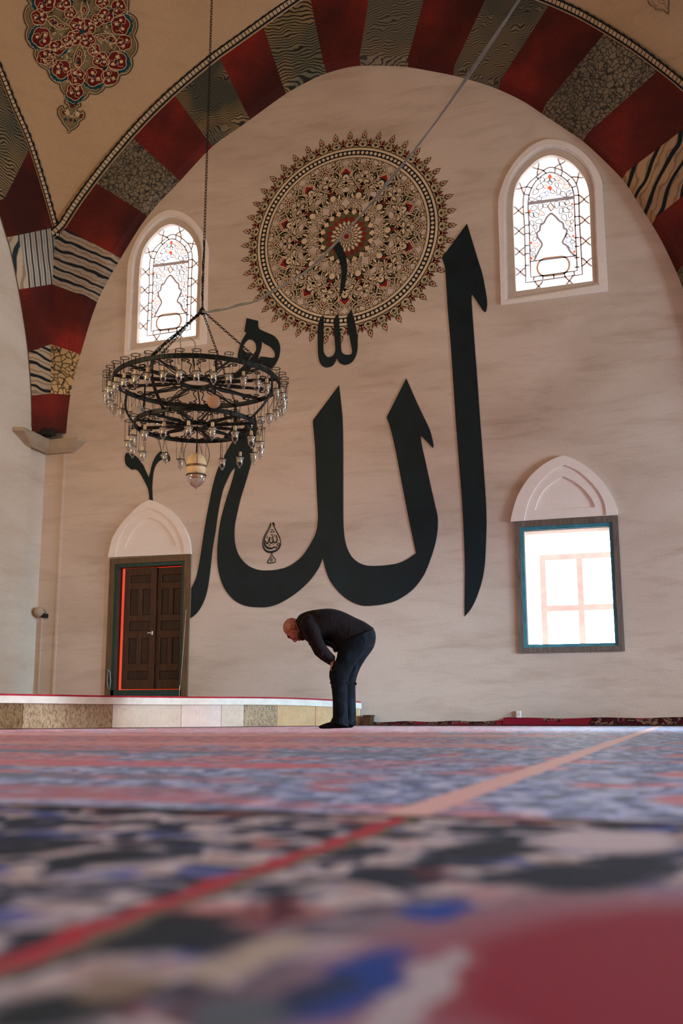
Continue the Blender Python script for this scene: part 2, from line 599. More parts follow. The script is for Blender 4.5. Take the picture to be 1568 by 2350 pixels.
def spline(pts, n=6, closed=True):
    """Catmull-Rom through pts; a third element marks a sharp corner"""
    N = len(pts)
    P = [Vector((p[0], p[1])) for p in pts]
    C = [len(p) > 2 and bool(p[2]) for p in pts]
    out = []
    for i in range(N if closed else N - 1):
        p1, p2 = P[i], P[(i + 1) % N]
        p0 = p1 + (p1 - p2) * 0.3 if (C[i] or (not closed and i == 0)) else P[i - 1]
        p3 = p2 + (p2 - p1) * 0.3 if (C[(i + 1) % N] or (not closed and i == N - 2)) else P[(i + 2) % N]
        # centripetal-like damping: tangents limited by the segment length
        L = (p2 - p1).length
        t1 = (p2 - p0) * 0.5
        t2 = (p3 - p1) * 0.5
        if t1.length > L:
            t1 *= L / t1.length
        if t2.length > L:
            t2 *= L / t2.length
        for k in range(n):
            s = k / n
            s2, s3 = s * s, s * s * s
            q = p1 * (2 * s3 - 3 * s2 + 1) + t1 * (s3 - 2 * s2 + s) + p2 * (-2 * s3 + 3 * s2) + t2 * (s3 - s2)
            out.append((q.x, q.y))
    if not closed:
        out.append((P[-1].x, P[-1].y))
    return out


def tri(loops, grid=None):
    """triangulate loops (holes by even-odd); grid adds inner points at that spacing"""
    vs, es = [], []
    for L in loops:
        b = len(vs)
        vs += [Vector((p[0], p[1])) for p in L]
        es += [(b + i, b + (i + 1) % len(L)) for i in range(len(L))]
    if grid:
        xs = [v.x for v in vs]
        ys = [v.y for v in vs]
        gx = min(xs) + grid / 2
        while gx < max(xs):
            gy = min(ys) + grid / 2
            while gy < max(ys):
                vs.append(Vector((gx + 0.01 * grid * (gy % 1), gy)))
                gy += grid
            gx += grid
    r = delaunay_2d_cdt(vs, es, [], 0, 1e-7)
    V, T = r[0], r[2]
    if not T:
        return V, T
    X = np.array([(v.x, v.y) for v in V])
    c = X[np.array([list(t) for t in T])].mean(axis=1)
    inside = np.zeros(len(c), bool)
    for L in loops:
        A = np.array([(p[0], p[1]) for p in L])
        B = np.roll(A, -1, axis=0)
        cond = (A[None, :, 1] > c[:, None, 1]) != (B[None, :, 1] > c[:, None, 1])
        dy = np.where(B[:, 1] == A[:, 1], 1e-12, B[:, 1] - A[:, 1])
        xi = A[None, :, 0] + (c[:, None, 1] - A[None, :, 1]) / dy[None] * (B[:, 0] - A[:, 0])[None]
        inside ^= ((cond & (c[:, None, 0] < xi)).sum(axis=1) % 2).astype(bool)
    return V, [t for t, k in zip(T, inside) if k]


def slab(bm, loops, y0, th, mi=0, mapf=None):
    """a shape in the wall's own x,z plane: front face at y0, going back th"""
    vs, fs = tri(loops)
    f3 = [bm.verts.new((v.x, y0, v.y)) for v in vs]
    cnt = {}
    for f in fs:
        a = 0
        for i in range(len(f)):
            p, q = vs[f[i]], vs[f[(i + 1) % len(f)]]
            a += p.x * q.y - q.x * p.y
        idx = list(f) if a > 0 else list(f)[::-1]
        try:
            bm.faces.new([f3[i] for i in idx]).material_index = mi
        except ValueError:
            continue
        for i in range(len(idx)):
            e = (idx[i], idx[(i + 1) % len(idx)])
            cnt[e] = 1
    if th:
        bk = {}
        for (a, b) in list(cnt):
            if (b, a) in cnt:
                continue
            for k in (a, b):
                if k not in bk:
                    bk[k] = bm.verts.new((vs[k].x, y0 + th, vs[k].y))
            bm.faces.new((f3[b], f3[a], bk[a], bk[b])).material_index = mi
    for v in [v for v in f3 if not v.link_faces]:
        bm.verts.remove(v)


def px_loop(pts, y=None):
    return [wall2(p[0], p[1], y) for p in pts]


class Paint:
    """flat painted shapes given in 2-D and laid on a surface by mapf(u, v, lift)"""

    def __init__(s, mapf, grid=None):
        s.bm = bmesh.new()
        s.f = mapf
        s.grid = grid

    def poly(s, loops, mi, layer):
        if loops and not isinstance(loops[0][0], (tuple, list)):
            loops = [loops]
        vs, fs = tri(loops, s.grid)
        b = [s.bm.verts.new(s.f(v.x, v.y, layer)) for v in vs]
        for f in fs:
            try:
                s.bm.faces.new([b[i] for i in f]).material_index = mi
            except ValueError:
                pass
        for v in [v for v in b if not v.link_faces]:
            s.bm.verts.remove(v)

    def stroke(s, pts, wd, mi, layer, closed=False):
        n = len(pts)
        P = [Vector((p[0], p[1])) for p in pts]
        L, Rr = [], []
        for i in range(n):
            if closed:
                t = P[(i + 1) % n] - P[i - 1]
            else:
                t = P[min(i + 1, n - 1)] - P[max(i - 1, 0)]
            if t.length < 1e-9:
                t = Vector((1, 0))
            t.normalize()
            nn = Vector((-t.y, t.x))
            ww = (wd[i] if isinstance(wd, (list, tuple)) else wd) / 2
            a, b = P[i] + nn * ww, P[i] - nn * ww
            L.append(s.bm.verts.new(s.f(a.x, a.y, layer)))
            Rr.append(s.bm.verts.new(s.f(b.x, b.y, layer)))
        for i in range(n if closed else n - 1):
            j = (i + 1) % n
            s.bm.faces.new((L[i], Rr[i], Rr[j], L[j])).material_index = mi

    def dot(s, x, y, r, mi, layer, n=10):
        s.poly([(x + r * math.cos(2 * math.pi * k / n), y + r * math.sin(2 * math.pi * k / n)) for k in range(n)], mi, layer)


def wpaint(u, v, layer):
    return (u, D - 0.0015 - 0.0007 * layer, v)


def ppaint(u, v, layer):
    p = on_y(u, v, D - 0.0015 - 0.0007 * layer)
    return p


# ---------------------------------------------------------------- the shell: floor and end wall
WX = on_y(105, 1040, D).x                # the corner with the side wall
XR = 9.5
ZT = 12.5

# openings (wall plane coordinates)
s5 = 1568 / 300.0
GLASS_R = px_loop(crop(s5, 1120, 300, spline([(335, 1925, 1), (310, 1300), (300, 880), (330, 670), (400, 540), (500, 430), (600, 345), (740, 293), (870, 312), (1000, 380), (1100, 480), (1180, 610), (1215, 800), (1230, 1200), (1256, 1800, 1)], 5)))
MID_R = px_loop(crop(s5, 1120, 300, spline([(213, 2045, 1), (205, 1400), (200, 900), (220, 720), (300, 520), (440, 345), (600, 225), (735, 178), (890, 205), (1060, 290), (1200, 440), (1275, 620), (1290, 800), (1310, 1340), (1335, 1855, 1)], 5)))
OUT_R = px_loop(crop(s5, 1120, 300, spline([(160, 2092, 1), (140, 1400), (125, 900), (150, 740), (220, 550), (350, 350), (520, 190), (680, 118), (800, 112), (960, 150), (1150, 270), (1290, 440), (1365, 600), (1378, 760), (1410, 1340), (1442, 1922, 1)], 5)))
gl_ = [wall2(313.3, 789), wall2(449.5, 770.9), wall2(320.4, 609.6), wall2(455, 593.8), wall2(391, 514)]


def bb(L):
    xs = [p[0] for p in L]
    zs = [p[1] for p in L]
    return min(xs), max(xs), min(zs), max(zs)


rb = bb(GLASS_R)
lb = (min(gl_[0][0], gl_[2][0]), max(gl_[1][0], gl_[3][0]), (gl_[0][1] + gl_[1][1]) / 2, gl_[4][1])


def to_left(p):
    return (lb[0] + (p[0] - rb[0]) * (lb[1] - lb[0]) / (rb[1] - rb[0]), lb[2] + (p[1] - rb[2]) * (lb[3] - lb[2]) / (rb[3] - rb[2]))


GLASS_L = [to_left(p) for p in GLASS_R]
MID_L = [to_left(p) for p in MID_R]
OUT_L = [to_left(p) for p in OUT_R]


def rect_from(px4, y=None):
    q = [wall2(*p, y) for p in px4]       # TL TR BR BL
    x0 = (q[0][0] + q[3][0]) / 2
    x1 = (q[1][0] + q[2][0]) / 2
    z1 = (q[0][1] + q[1][1]) / 2
    z0 = (q[2][1] + q[3][1]) / 2
    return x0, x1, z0, z1


WIN = rect_from([(1181.3, 1199.4), (1418.7, 1183.2), (1434.7, 1494.5), (1191.5, 1499.1)])
WIN_I = rect_from([(1194.7, 1210.4), (1407.4, 1198.7), (1419, 1482.8), (1203, 1486)])
WIN_T = rect_from([(1203.2, 1219.6), (1396.8, 1207.2), (1413.8, 1476.4), (1210.6, 1478.5)])
DOOR = rect_from([(254.7, 1283.4), (440.2, 1272.8), (429.6, 1600.9), (243.4, 1592.3)])
DOOR = (DOOR[0], DOOR[1], 0.30, DOOR[3])


def rloop(r, g=0.0):
    return [(r[0] - g, r[2] - g), (r[1] + g, r[2] - g), (r[1] + g, r[3] + g), (r[0] - g, r[3] + g)]


bm = bmesh.new()
slab(bm, [[(WX - 0.1, -0.2), (XR, -0.2), (XR, ZT), (WX - 0.1, ZT)], GLASS_R, GLASS_L, rloop(WIN_T), rloop((DOOR[0] + 0.03, DOOR[1] - 0.03, DOOR[2], DOOR[3] - 0.03))], D, 0.30)
structure(mk('wall_back', bm, 'wall'))

bm = bmesh.new()
box(bm, (WX - 0.4, -3, -0.15), (XR, D + 0.3, -0.013))
structure(mk('floor', bm, simple('stone_floor', (120, 104, 92))))

bm = bmesh.new()
box(bm, (WX - 0.4, -3, ZT), (XR, D + 0.4, ZT + 0.2))
structure(mk('ceiling', bm, 'pend'))

# ---------------------------------------------------------------- the painted arches
INNER = [(153, 995), (163.4, 906), (186.3, 814), (224.6, 694), (278, 594.5), (340, 497), (414, 417), (489, 337.5), (560, 287), (620, 243), (658.6, 216), (705, 190), (751, 169.6), (801, 156), (837, 152.5), (885, 152.8), (937, 156), (1000, 167), (1040, 175), (1095, 190), (1143.7, 207), (1200.9, 234), (1243.7, 262.5), (1290, 293), (1338, 326), (1385, 369), (1427.4, 412.3), (1455, 452), (1480.3, 492.5), (1510, 540), (1533, 584.5), (1552.7, 627.6), (1568, 666.8), (1588, 730), (1606, 800), (1620, 880), (1630, 960), (1636, 1060)]
INNER = spline(INNER, 4, False)
# voussoir joints: (outer, inner, material of the stone that follows)
VJ = [((150, 525), (277, 591), 'v_red'), ((221, 421), (341, 496), 'v_crackle'), ((306, 317), (414, 417), 'v_red'), ((402, 220), (489, 337.5), 'v_contour'),
      ((505, 134), (582, 272), 'v_red'), ((605, 63), (658.6, 216), 'v_chevron'), ((711, -10), (751, 169.6), 'v_red'), ((853, -42), (828, 153), 'v_chevron2'),
      ((985, -44), (937, 156), 'v_red'), ((1127, -28), (1038, 175), 'v_contour2'), ((1259.8, 12.5), (1143, 207), 'v_red'), ((1387, 77.5), (1243.7, 262.5), 'v_crackle'),
      ((1510, 163), (1338, 326), 'v_red'), ((1615, 262), (1427.4, 412.3), 'v_wave'), ((1690, 352), (1496, 516), 'v_red'), ((1752, 460), (1552, 625), 'v_crackle'), ((1795, 590), (1598, 766), 'v_red'), ((1822, 740), (1622, 900), 'v_red'), ((1835, 900), (1634, 1030), None)]
OUTER_MID = {0: [(184, 472)], 1: [(262, 369)], 2: [(352, 268)], 3: [(452, 177)], 4: [(556, 98)], 5: [(660, 24)], 6: [(782, -32)], 7: [(920, -48)], 8: [(1056, -40)], 9: [(1195, -11)], 10: [(1325, 42)], 11: [(1450, 118)], 12: [(1565, 208)]}
DF = 0.42        # how far the outer edge of the painted band stands in front of the end wall
DR = 0.13        # depth of the return at the wall
G_TOP = on_y(126, 546, D - DF)
G_PX = [(126, 546), (120, 652), (116.5, 790), (117, 903), (118, 990)]
GRO = []
for i, (a, b) in enumerate(G_PX):
    k = i / 4
    GRO.append(on_y(a, b, D - DF * (1 - k) - 0.20 * k))


def near_i(p):
    return min(range(len(INNER)), key=lambda i: (INNER[i][0] - p[0]) ** 2 + (INNER[i][1] - p[1]) ** 2)


def lerp(a, b, k):
    return (a[0] + (b[0] - a[0]) * k, a[1] + (b[1] - a[1]) * k)


def band_mesh(bm, strips, mats, plane_in, plane_ret, outer_pts):
    pass


AMATS = ['v_red', 'v_crackle', 'v_contour', 'v_chevron', 'v_chevron2', 'v_contour2', 'v_wave', 'v_stripe', 'v_fleck', 'v_stripe_v', 'v_stripe_l']
bm = bmesh.new()


def add_stone(bm, inner_w, ret, outer, mi):
    """inner_w: points on the wall, ret: same points pushed forward, outer: front edge; equal counts"""
    n = len(inner_w)
    NS = 5
    A = [bm.verts.new(p) for p in inner_w]
    prev = A
    for j in range(NS + 1):
        k = j / NS
        B = [bm.verts.new(Vector(ret[i]).lerp(Vector(outer[i]), k)) for i in range(n)]
        for i in range(n - 1):
            f = bm.faces.new((prev[i], prev[i + 1], B[i + 1], B[i]))
            f.material_index = mi
        prev = B


def resample(P, n):
    P = [Vector(p) for p in P]
    d = [0]
    for a, b in zip(P, P[1:]):
        d.append(d[-1] + (b - a).length)
    out = []
    for k in range(n):
        s = d[-1] * k / (n - 1)
        i = 0
        while i < len(d) - 2 and d[i + 1] < s:
            i += 1
        f = (s - d[i]) / max(1e-9, d[i + 1] - d[i])
        out.append(P[i].lerp(P[i + 1], min(1, max(0, f))))
    return out


OUTER3 = []           # front edge of the arch from the corner over the crown


def seg_inner(p, q):
    i, j = near_i(p), near_i(q)
    return INNER[i:j + 1] if j > i else [INNER[i], INNER[min(j + 1, len(INNER) - 1)]]


N = 9
low = [((118, 990), (153, 995), 'v_red'), ((117, 903), (163.4, 906), 'v_fleck'), ((116.5, 790), (186, 812), 'v_red'), ((120, 652), (224.6, 692), 'v_stripe')]
allj = low + VJ
for i in range(len(allj) - 1):
    (o0, i0, m), (o1, i1, _) = allj[i], allj[i + 1]
    inn = seg_inner(i0, i1)
    inn2 = resample([(p[0], p[1], 0) for p in inn], N)
    if i < 4:
        k0, k1 = 4 - i, 3 - i
        if i == 3:
            outs = resample([GRO[1], GRO[0], on_y(150, 525, D - DF)], N)
        else:
            outs = resample([GRO[k0], GRO[k1]], N)
        opx = None
    else:
        mid = OUTER_MID.get(i - 4, [lerp(lerp(o0, o1, 0.5), (850, 760), -0.012)])
        pts = spline([o0] + mid + [o1], 5, False)
        outs = resample([on_y(p[0], p[1], D - DF) for p in pts], N)
        OUTER3 += outs if not OUTER3 else outs[1:]
    inw = [on_y(p.x, p.y, D + 0.01) for p in inn2]
    ret = []
    for q, o in zip(inn2, outs):
        # the return's front edge: the wall point carried forward and a little outward
        b = on_y(q.x, q.y, D)
        out_dir = Vector((o.x - b.x, 0, o.z - b.z))
        L = out_dir.length
        out_dir.normalize()
        ret.append(Vector((b.x, D - min(DR, 0.3 * L), b.z)) + out_dir * min(0.085, 0.25 * L))
    add_stone(bm, inw, ret, outs, AMATS.index(m))
OUTER3 = [G_TOP.copy()] + OUTER3
bmesh.ops.recalc_face_normals(bm, faces=bm.faces)
structure(mk('trim_1', bm, AMATS))

# the arch of the side wall
LI = spline([(-58, 330), (-25, 420), (0, 491), (13.8, 537), (25, 574), (43.7, 664), (58.7, 755), (66.4, 819), (72.8, 908), (74, 990)], 5, False)
LO = spline([(-70, 40), (-30, 112), (0, 182), (25, 245), (60, 325.5), (92, 424), (115, 503), (126, 546)], 5, False)
WL = WX + 0.02
GX = G_TOP.x
bm = bmesh.new()


def cutpts(P, a, b):
    i = min(range(len(P)), key=lambda k: (P[k][0] - a[0]) ** 2 + (P[k][1] - a[1]) ** 2)
    j = min(range(len(P)), key=lambda k: (P[k][0] - b[0]) ** 2 + (P[k][1] - b[1]) ** 2)
    return P[i:j + 1] if j > i else P[j:i + 1][::-1]


LJ = [((-70, 40), (-58, 330), 'v_red'), ((-30, 112), (-40, 380), 'v_chevron'), ((58, 338), (-10, 464), 'v_red'), ((120, 523), (15, 541), 'v_stripe_v'), ((120, 652), (45, 668), 'v_red'), ((116.5, 790), (64, 803), 'v_stripe_l'), ((117, 903), (73, 904), 'v_red'), ((118, 990), (74, 990), None)]
for i in range(len(LJ) - 1):
    (o0, i0, m), (o1, i1, _) = LJ[i], LJ[i + 1]
    inn = resample([(p[0], p[1], 0) for p in cutpts(LI, i0, i1)], N)
    if i < 3:
        outs = resample([on_x(p[0], p[1], GX) for p in cutpts(LO, o0, o1)], N)
    elif i == 3:
        outs = resample([on_x(120, 523, GX), GRO[0], GRO[1]], N)
    else:
        outs = resample([GRO[i - 3], GRO[i - 2]], N)
    inw = [on_x(p.x, p.y, WL) for p in inn]
    ret = []
    for b, o in zip(inw, outs):
        od = Vector((0, o.y - b.y, o.z - b.z))
        L = od.length
        od.normalize()
        ret.append(Vector((WL + min(DR, 0.3 * L), b.y, b.z)) + od * min(0.06, 0.2 * L))
    add_stone(bm, inw, ret, outs, AMATS.index(m))
bmesh.ops.recalc_face_normals(bm, faces=bm.faces)
structure(mk('trim_2', bm, AMATS))

# pendentives between the arches
z0 = G_TOP.z
A3 = OUTER3
ztop = max(p.z for p in A3)
ic = max(range(len(A3)), key=lambda i: A3[i].z)
Aleft, Aright = A3[:ic + 1], A3[ic:]
XC = A3[ic].x


def at_z(P, z):
    for a, b in zip(P, P[1:]):
        lo, hi = (a, b) if a.z <= b.z else (b, a)
        if lo.z - 1e-6 <= z <= hi.z + 1e-6 and hi.z - lo.z > 1e-6:
            return lo.lerp(hi, (z - lo.z) / (hi.z - lo.z))
    return P[-1].copy() if abs(P[-1].z - z) < abs(P[0].z - z) else P[0].copy()


LO3 = [on_x(p[0], p[1], GX) for p in LO][::-1]       # from the corner upwards
kz = LO3[-1]
bmL = bmesh.new()
bmR = bmesh.new()
rowsL, rowsR = [], []
NL, NW = 26, 24
for i in range(NL + 1):
    k = i / NL
    z = z0 + (ztop - 0.02 - z0) * (1 - (1 - k) ** 1.25)
    a = at_z(Aleft, z)
    if z <= kz.z:
        b = at_z(LO3, z)
    else:
        a0 = at_z(Aleft, kz.z)
        b = Vector((GX, kz.y - (a.x - a0.x), z))
    # concave sweep around the bay's middle
    mid = (a + b) / 2
    out = Vector((-1, 1, 0.35)).normalized()
    sag = 0.10 * (a - b).length
    rowsL.append([a.lerp(b, j / NW) + out * sag * 4 * (j / NW) * (1 - j / NW) * 0.5 for j in range(NW + 1)])
    if z > at_z(Aright[::-1], Aright[-1].z).z:
        ar = at_z(Aright, z)
        br = Vector((2 * XC - GX + 1.2, b.y, z))
        out = Vector((1, 1, 0.35)).normalized()
        sag = 0.10 * (ar - br).length
        rowsR.append([ar.lerp(br, j / NW) + out * sag * 4 * (j / NW) * (1 - j / NW) * 0.5 for j in range(NW + 1)])


def grid_mesh(bm, rows):
    V = [[bm.verts.new(p) for p in r] for r in rows]
    for A, B in zip(V, V[1:]):
        for j in range(len(A) - 1):
            try:
                bm.faces.new((A[j], A[j + 1], B[j + 1], B[j]))
            except ValueError:
                pass
    for f in bm.faces:
        f.smooth = True


grid_mesh(bmL, rowsL)
bmesh.ops.remove_doubles(bmL, verts=bmL.verts, dist=0.002)
PEND_BVH = BVHTree.FromBMesh(bmL)
structure(mk('wall_upper_left', bmL, 'pend'))
grid_mesh(bmR, rowsR)
PENDR_BVH = BVHTree.FromBMesh(bmR)
structure(mk('wall_upper_right', bmR, 'pend'))


def pend(u, v, layer):
    r = ray(u, v).normalized()
    h = PEND_BVH.ray_cast(EYE, r)
    if h[0] is None:
        h = (at_depth(u, v, 11.5),)
    return h[0] - r * (0.012 + 0.004 * layer)


def pendr(u, v, layer):
    r = ray(u, v).normalized()
    h = PENDR_BVH.ray_cast(EYE, r)
    if h[0] is None:
        h = (at_depth(u, v, 9.5),)
    return h[0] - r * (0.012 + 0.004 * layer)


# twisted border along both arch edges
def rope(bm, P, outward, wd, step=0.062):
    n = int(sum((b - a).length for a, b in zip(P, P[1:])) / step)
    Q = resample(P, n)
    for i in range(n - 1):
        a, b = Q[i], Q[i + 1]
        o = outward(a, b)
        fwd = Vector((0, -1, 0))
        for (u0, u1, g, mi) in ((0.0, 0.22, 0.0, 1), (0.22, 0.74, 0.10, 0), (0.74, 1.0, 0.0, 1)):
            aa, bb_ = a.lerp(b, g), b.lerp(a, g)
            wob = 0.10 * wd if (i % 2 and mi) else 0
            vs = [bm.verts.new(p + o * (wd * u + (wob if u == 1.0 else 0)) + fwd * (0.03 + wd * u * 1.1 + (mi == 0) * 0.006)) for p, u in ((aa, u0), (bb_, u0), (bb_, u1), (aa, u1))]
            bm.faces.new(vs).material_index = mi
        vs = [bm.verts.new(p + o * (wd * u) + fwd * (0.027 + wd * u * 1.1)) for p, u in ((a, 0.2), (b, 0.2), (b, 0.8), (a, 0.8))]
        bm.faces.new(vs).material_index = 1


def out_main(a, b):
    t = (b - a).normalized()
    return Vector((-t.z, 0, t.x)).normalized() * 1.0


def out_left(a, b):
    t = (b - a).normalized()
    return Vector((0, t.z, -t.y)).normalized() * -1.0


bm = bmesh.new()
rope(bm, A3, out_main, 0.075)
rope(bm, [p + Vector((0.035, 0, 0)) for p in LO3], lambda a, b: (-out_left(a, b) if out_left(a, b).z < 0 else out_left(a, b)) + Vector((0.9, 1.1, 0)), 0.06)
structure(mk('trim_3', bm, ['rope_l', 'rope_d']))

# ---------------------------------------------------------------- side wall, corner, stone bracket
bm = bmesh.new()
yedge = on_x(70, 1040, WX + 0.05).y
box(bm, (WX - 0.3, -3, -0.2), (WX, D + 0.1, ZT))
box(bm, (WX - 0.02, -3, -0.2), (WX + 0.05, yedge, on_x(74, 985, WX).z))
structure(mk('wall_left', bm, 'wall_left'))

# faceted stone bracket where the two arches spring
s = 849 / 260.0
def cpx(x, y):
    return (x / s, y / s + 940)
T0, T1, T2 = cpx(152, 150), cpx(366, 196), cpx(603, 200)
B0, B1, B2 = cpx(200, 285), cpx(342, 325), cpx(545, 312)
bm = bmesh.new()
tl, tr = on_x(44, 985, WX + 0.17), on_y(184, 996, D - 0.17)
bl, br = on_x(61, 1026, WX + 0.06), on_y(166, 1034, D - 0.06)
zt = (tl.z + tr.z) / 2
zb = (bl.z + br.z) / 2


def brk(yl, xr__, g, z):
    return [Vector((WX + 0.052, yl, z)), Vector((WX + 0.052 + g, yl + 0.04, z)), Vector((WX + g, D - g, z)), Vector((xr__ - 0.04, D - g, z)), Vector((xr__, D - 0.002, z)), Vector((WX + 0.052, D - 0.002, z))]


ring_top, ring_mid, ring_low = brk(tl.y, tr.x, 0.17, zt), brk(tl.y, tr.x, 0.17, zt - 0.05), brk(bl.y, br.x, 0.07, zb)
rr = [[bm.verts.new(p) for p in L] for L in (ring_top, ring_mid, ring_low)]
for A, B in zip(rr, rr[1:]):
    for k in range(6):
        bm.faces.new((A[k], A[(k + 1) % 6], B[(k + 1) % 6], B[k]))
bm.faces.new(rr[0])
bm.faces.new(rr[2][::-1])
bmesh.ops.recalc_face_normals(bm, faces=bm.faces)
o = mk('stone_bracket', bm, 'stone')
tag(o, 'grey stone bracket in the corner where the two striped arches spring', 'bracket')

# black floodlight sitting on the bracket
c = on_y(110, 985, D - 0.28)
root = empty('floodlight', (c.x, c.y, zt))
bm = bmesh.new()
box(bm, (c.x - 0.11, c.y - 0.05, zt + 0.03), (c.x + 0.11, c.y + 0.07, zt + 0.13), 0, 0.008)
mk('lamp_housing', bm, 'darkbox', root)
bm = bmesh.new()
box(bm, (c.x - 0.04, c.y - 0.02, zt), (c.x + 0.04, c.y + 0.04, zt + 0.035))
mk('bracket_foot', bm, 'iron', root)
tag(root, 'small black floodlight on the stone bracket in the corner', 'floodlight')

# cable ducts and the wall lamp in the corner
bm = bmesh.new()
a, b = on_y(149, 1042, D - 0.012), on_y(122, 1592, D - 0.012)
bar(bm, (a.x, D - 0.012, a.z), (a.x, D - 0.012, 0.3), 0.03, 0.022, side=(1, 0, 0))
tag(mk('cable_duct', bm, 'wall'), 'long beige cable duct running down the wall from the stone bracket', 'duct')
c = on_y(93, 1404, D - 0.06)
xx = c.x
bm = bmesh.new()
bar(bm, (xx, D - 0.012, c.z - 0.05), (xx, D - 0.012, 0.3), 0.02, 0.02, side=(1, 0, 0))
tag(mk('cable_duct', bm, 'wall'), 'short beige cable duct below the corner wall lamp', 'duct')
root = empty('wall_lamp', (xx, D, c.z - 0.06))
bm = bmesh.new()
lathe(bm, (xx, D - 0.10, c.z), [(0.02, -0.07), (0.06, -0.05), (0.075, 0.0), (0.055, 0.05), (0.02, 0.065)], 14)
mk('lamp_shade', bm, 'stone', root)
bm = bmesh.new()
box(bm, (xx + 0.03, D - 0.09, c.z - 0.09), (xx + 0.10, D, c.z - 0.03), 0, 0.006)
mk('lamp_mount', bm, 'darkbox', root)
tag(root, 'small round grey wall lamp low in the corner', 'lamp')

# ---------------------------------------------------------------- windows
def ring_slab(bm, outer, inner, y0, th, mi=0):
    slab(bm, [outer, inner], y0, th, mi)


def lerp_loop(A, B, k):
    n = len(A)
    B2 = resample([(p[0], 0, p[1]) for p in B], n)
    A2 = resample([(p[0], 0, p[1]) for p in A], n)
    return [(a.x + (b.x - a.x) * k, a.z + (b.z - a.z) * k) for a, b in zip(A2, B2)]


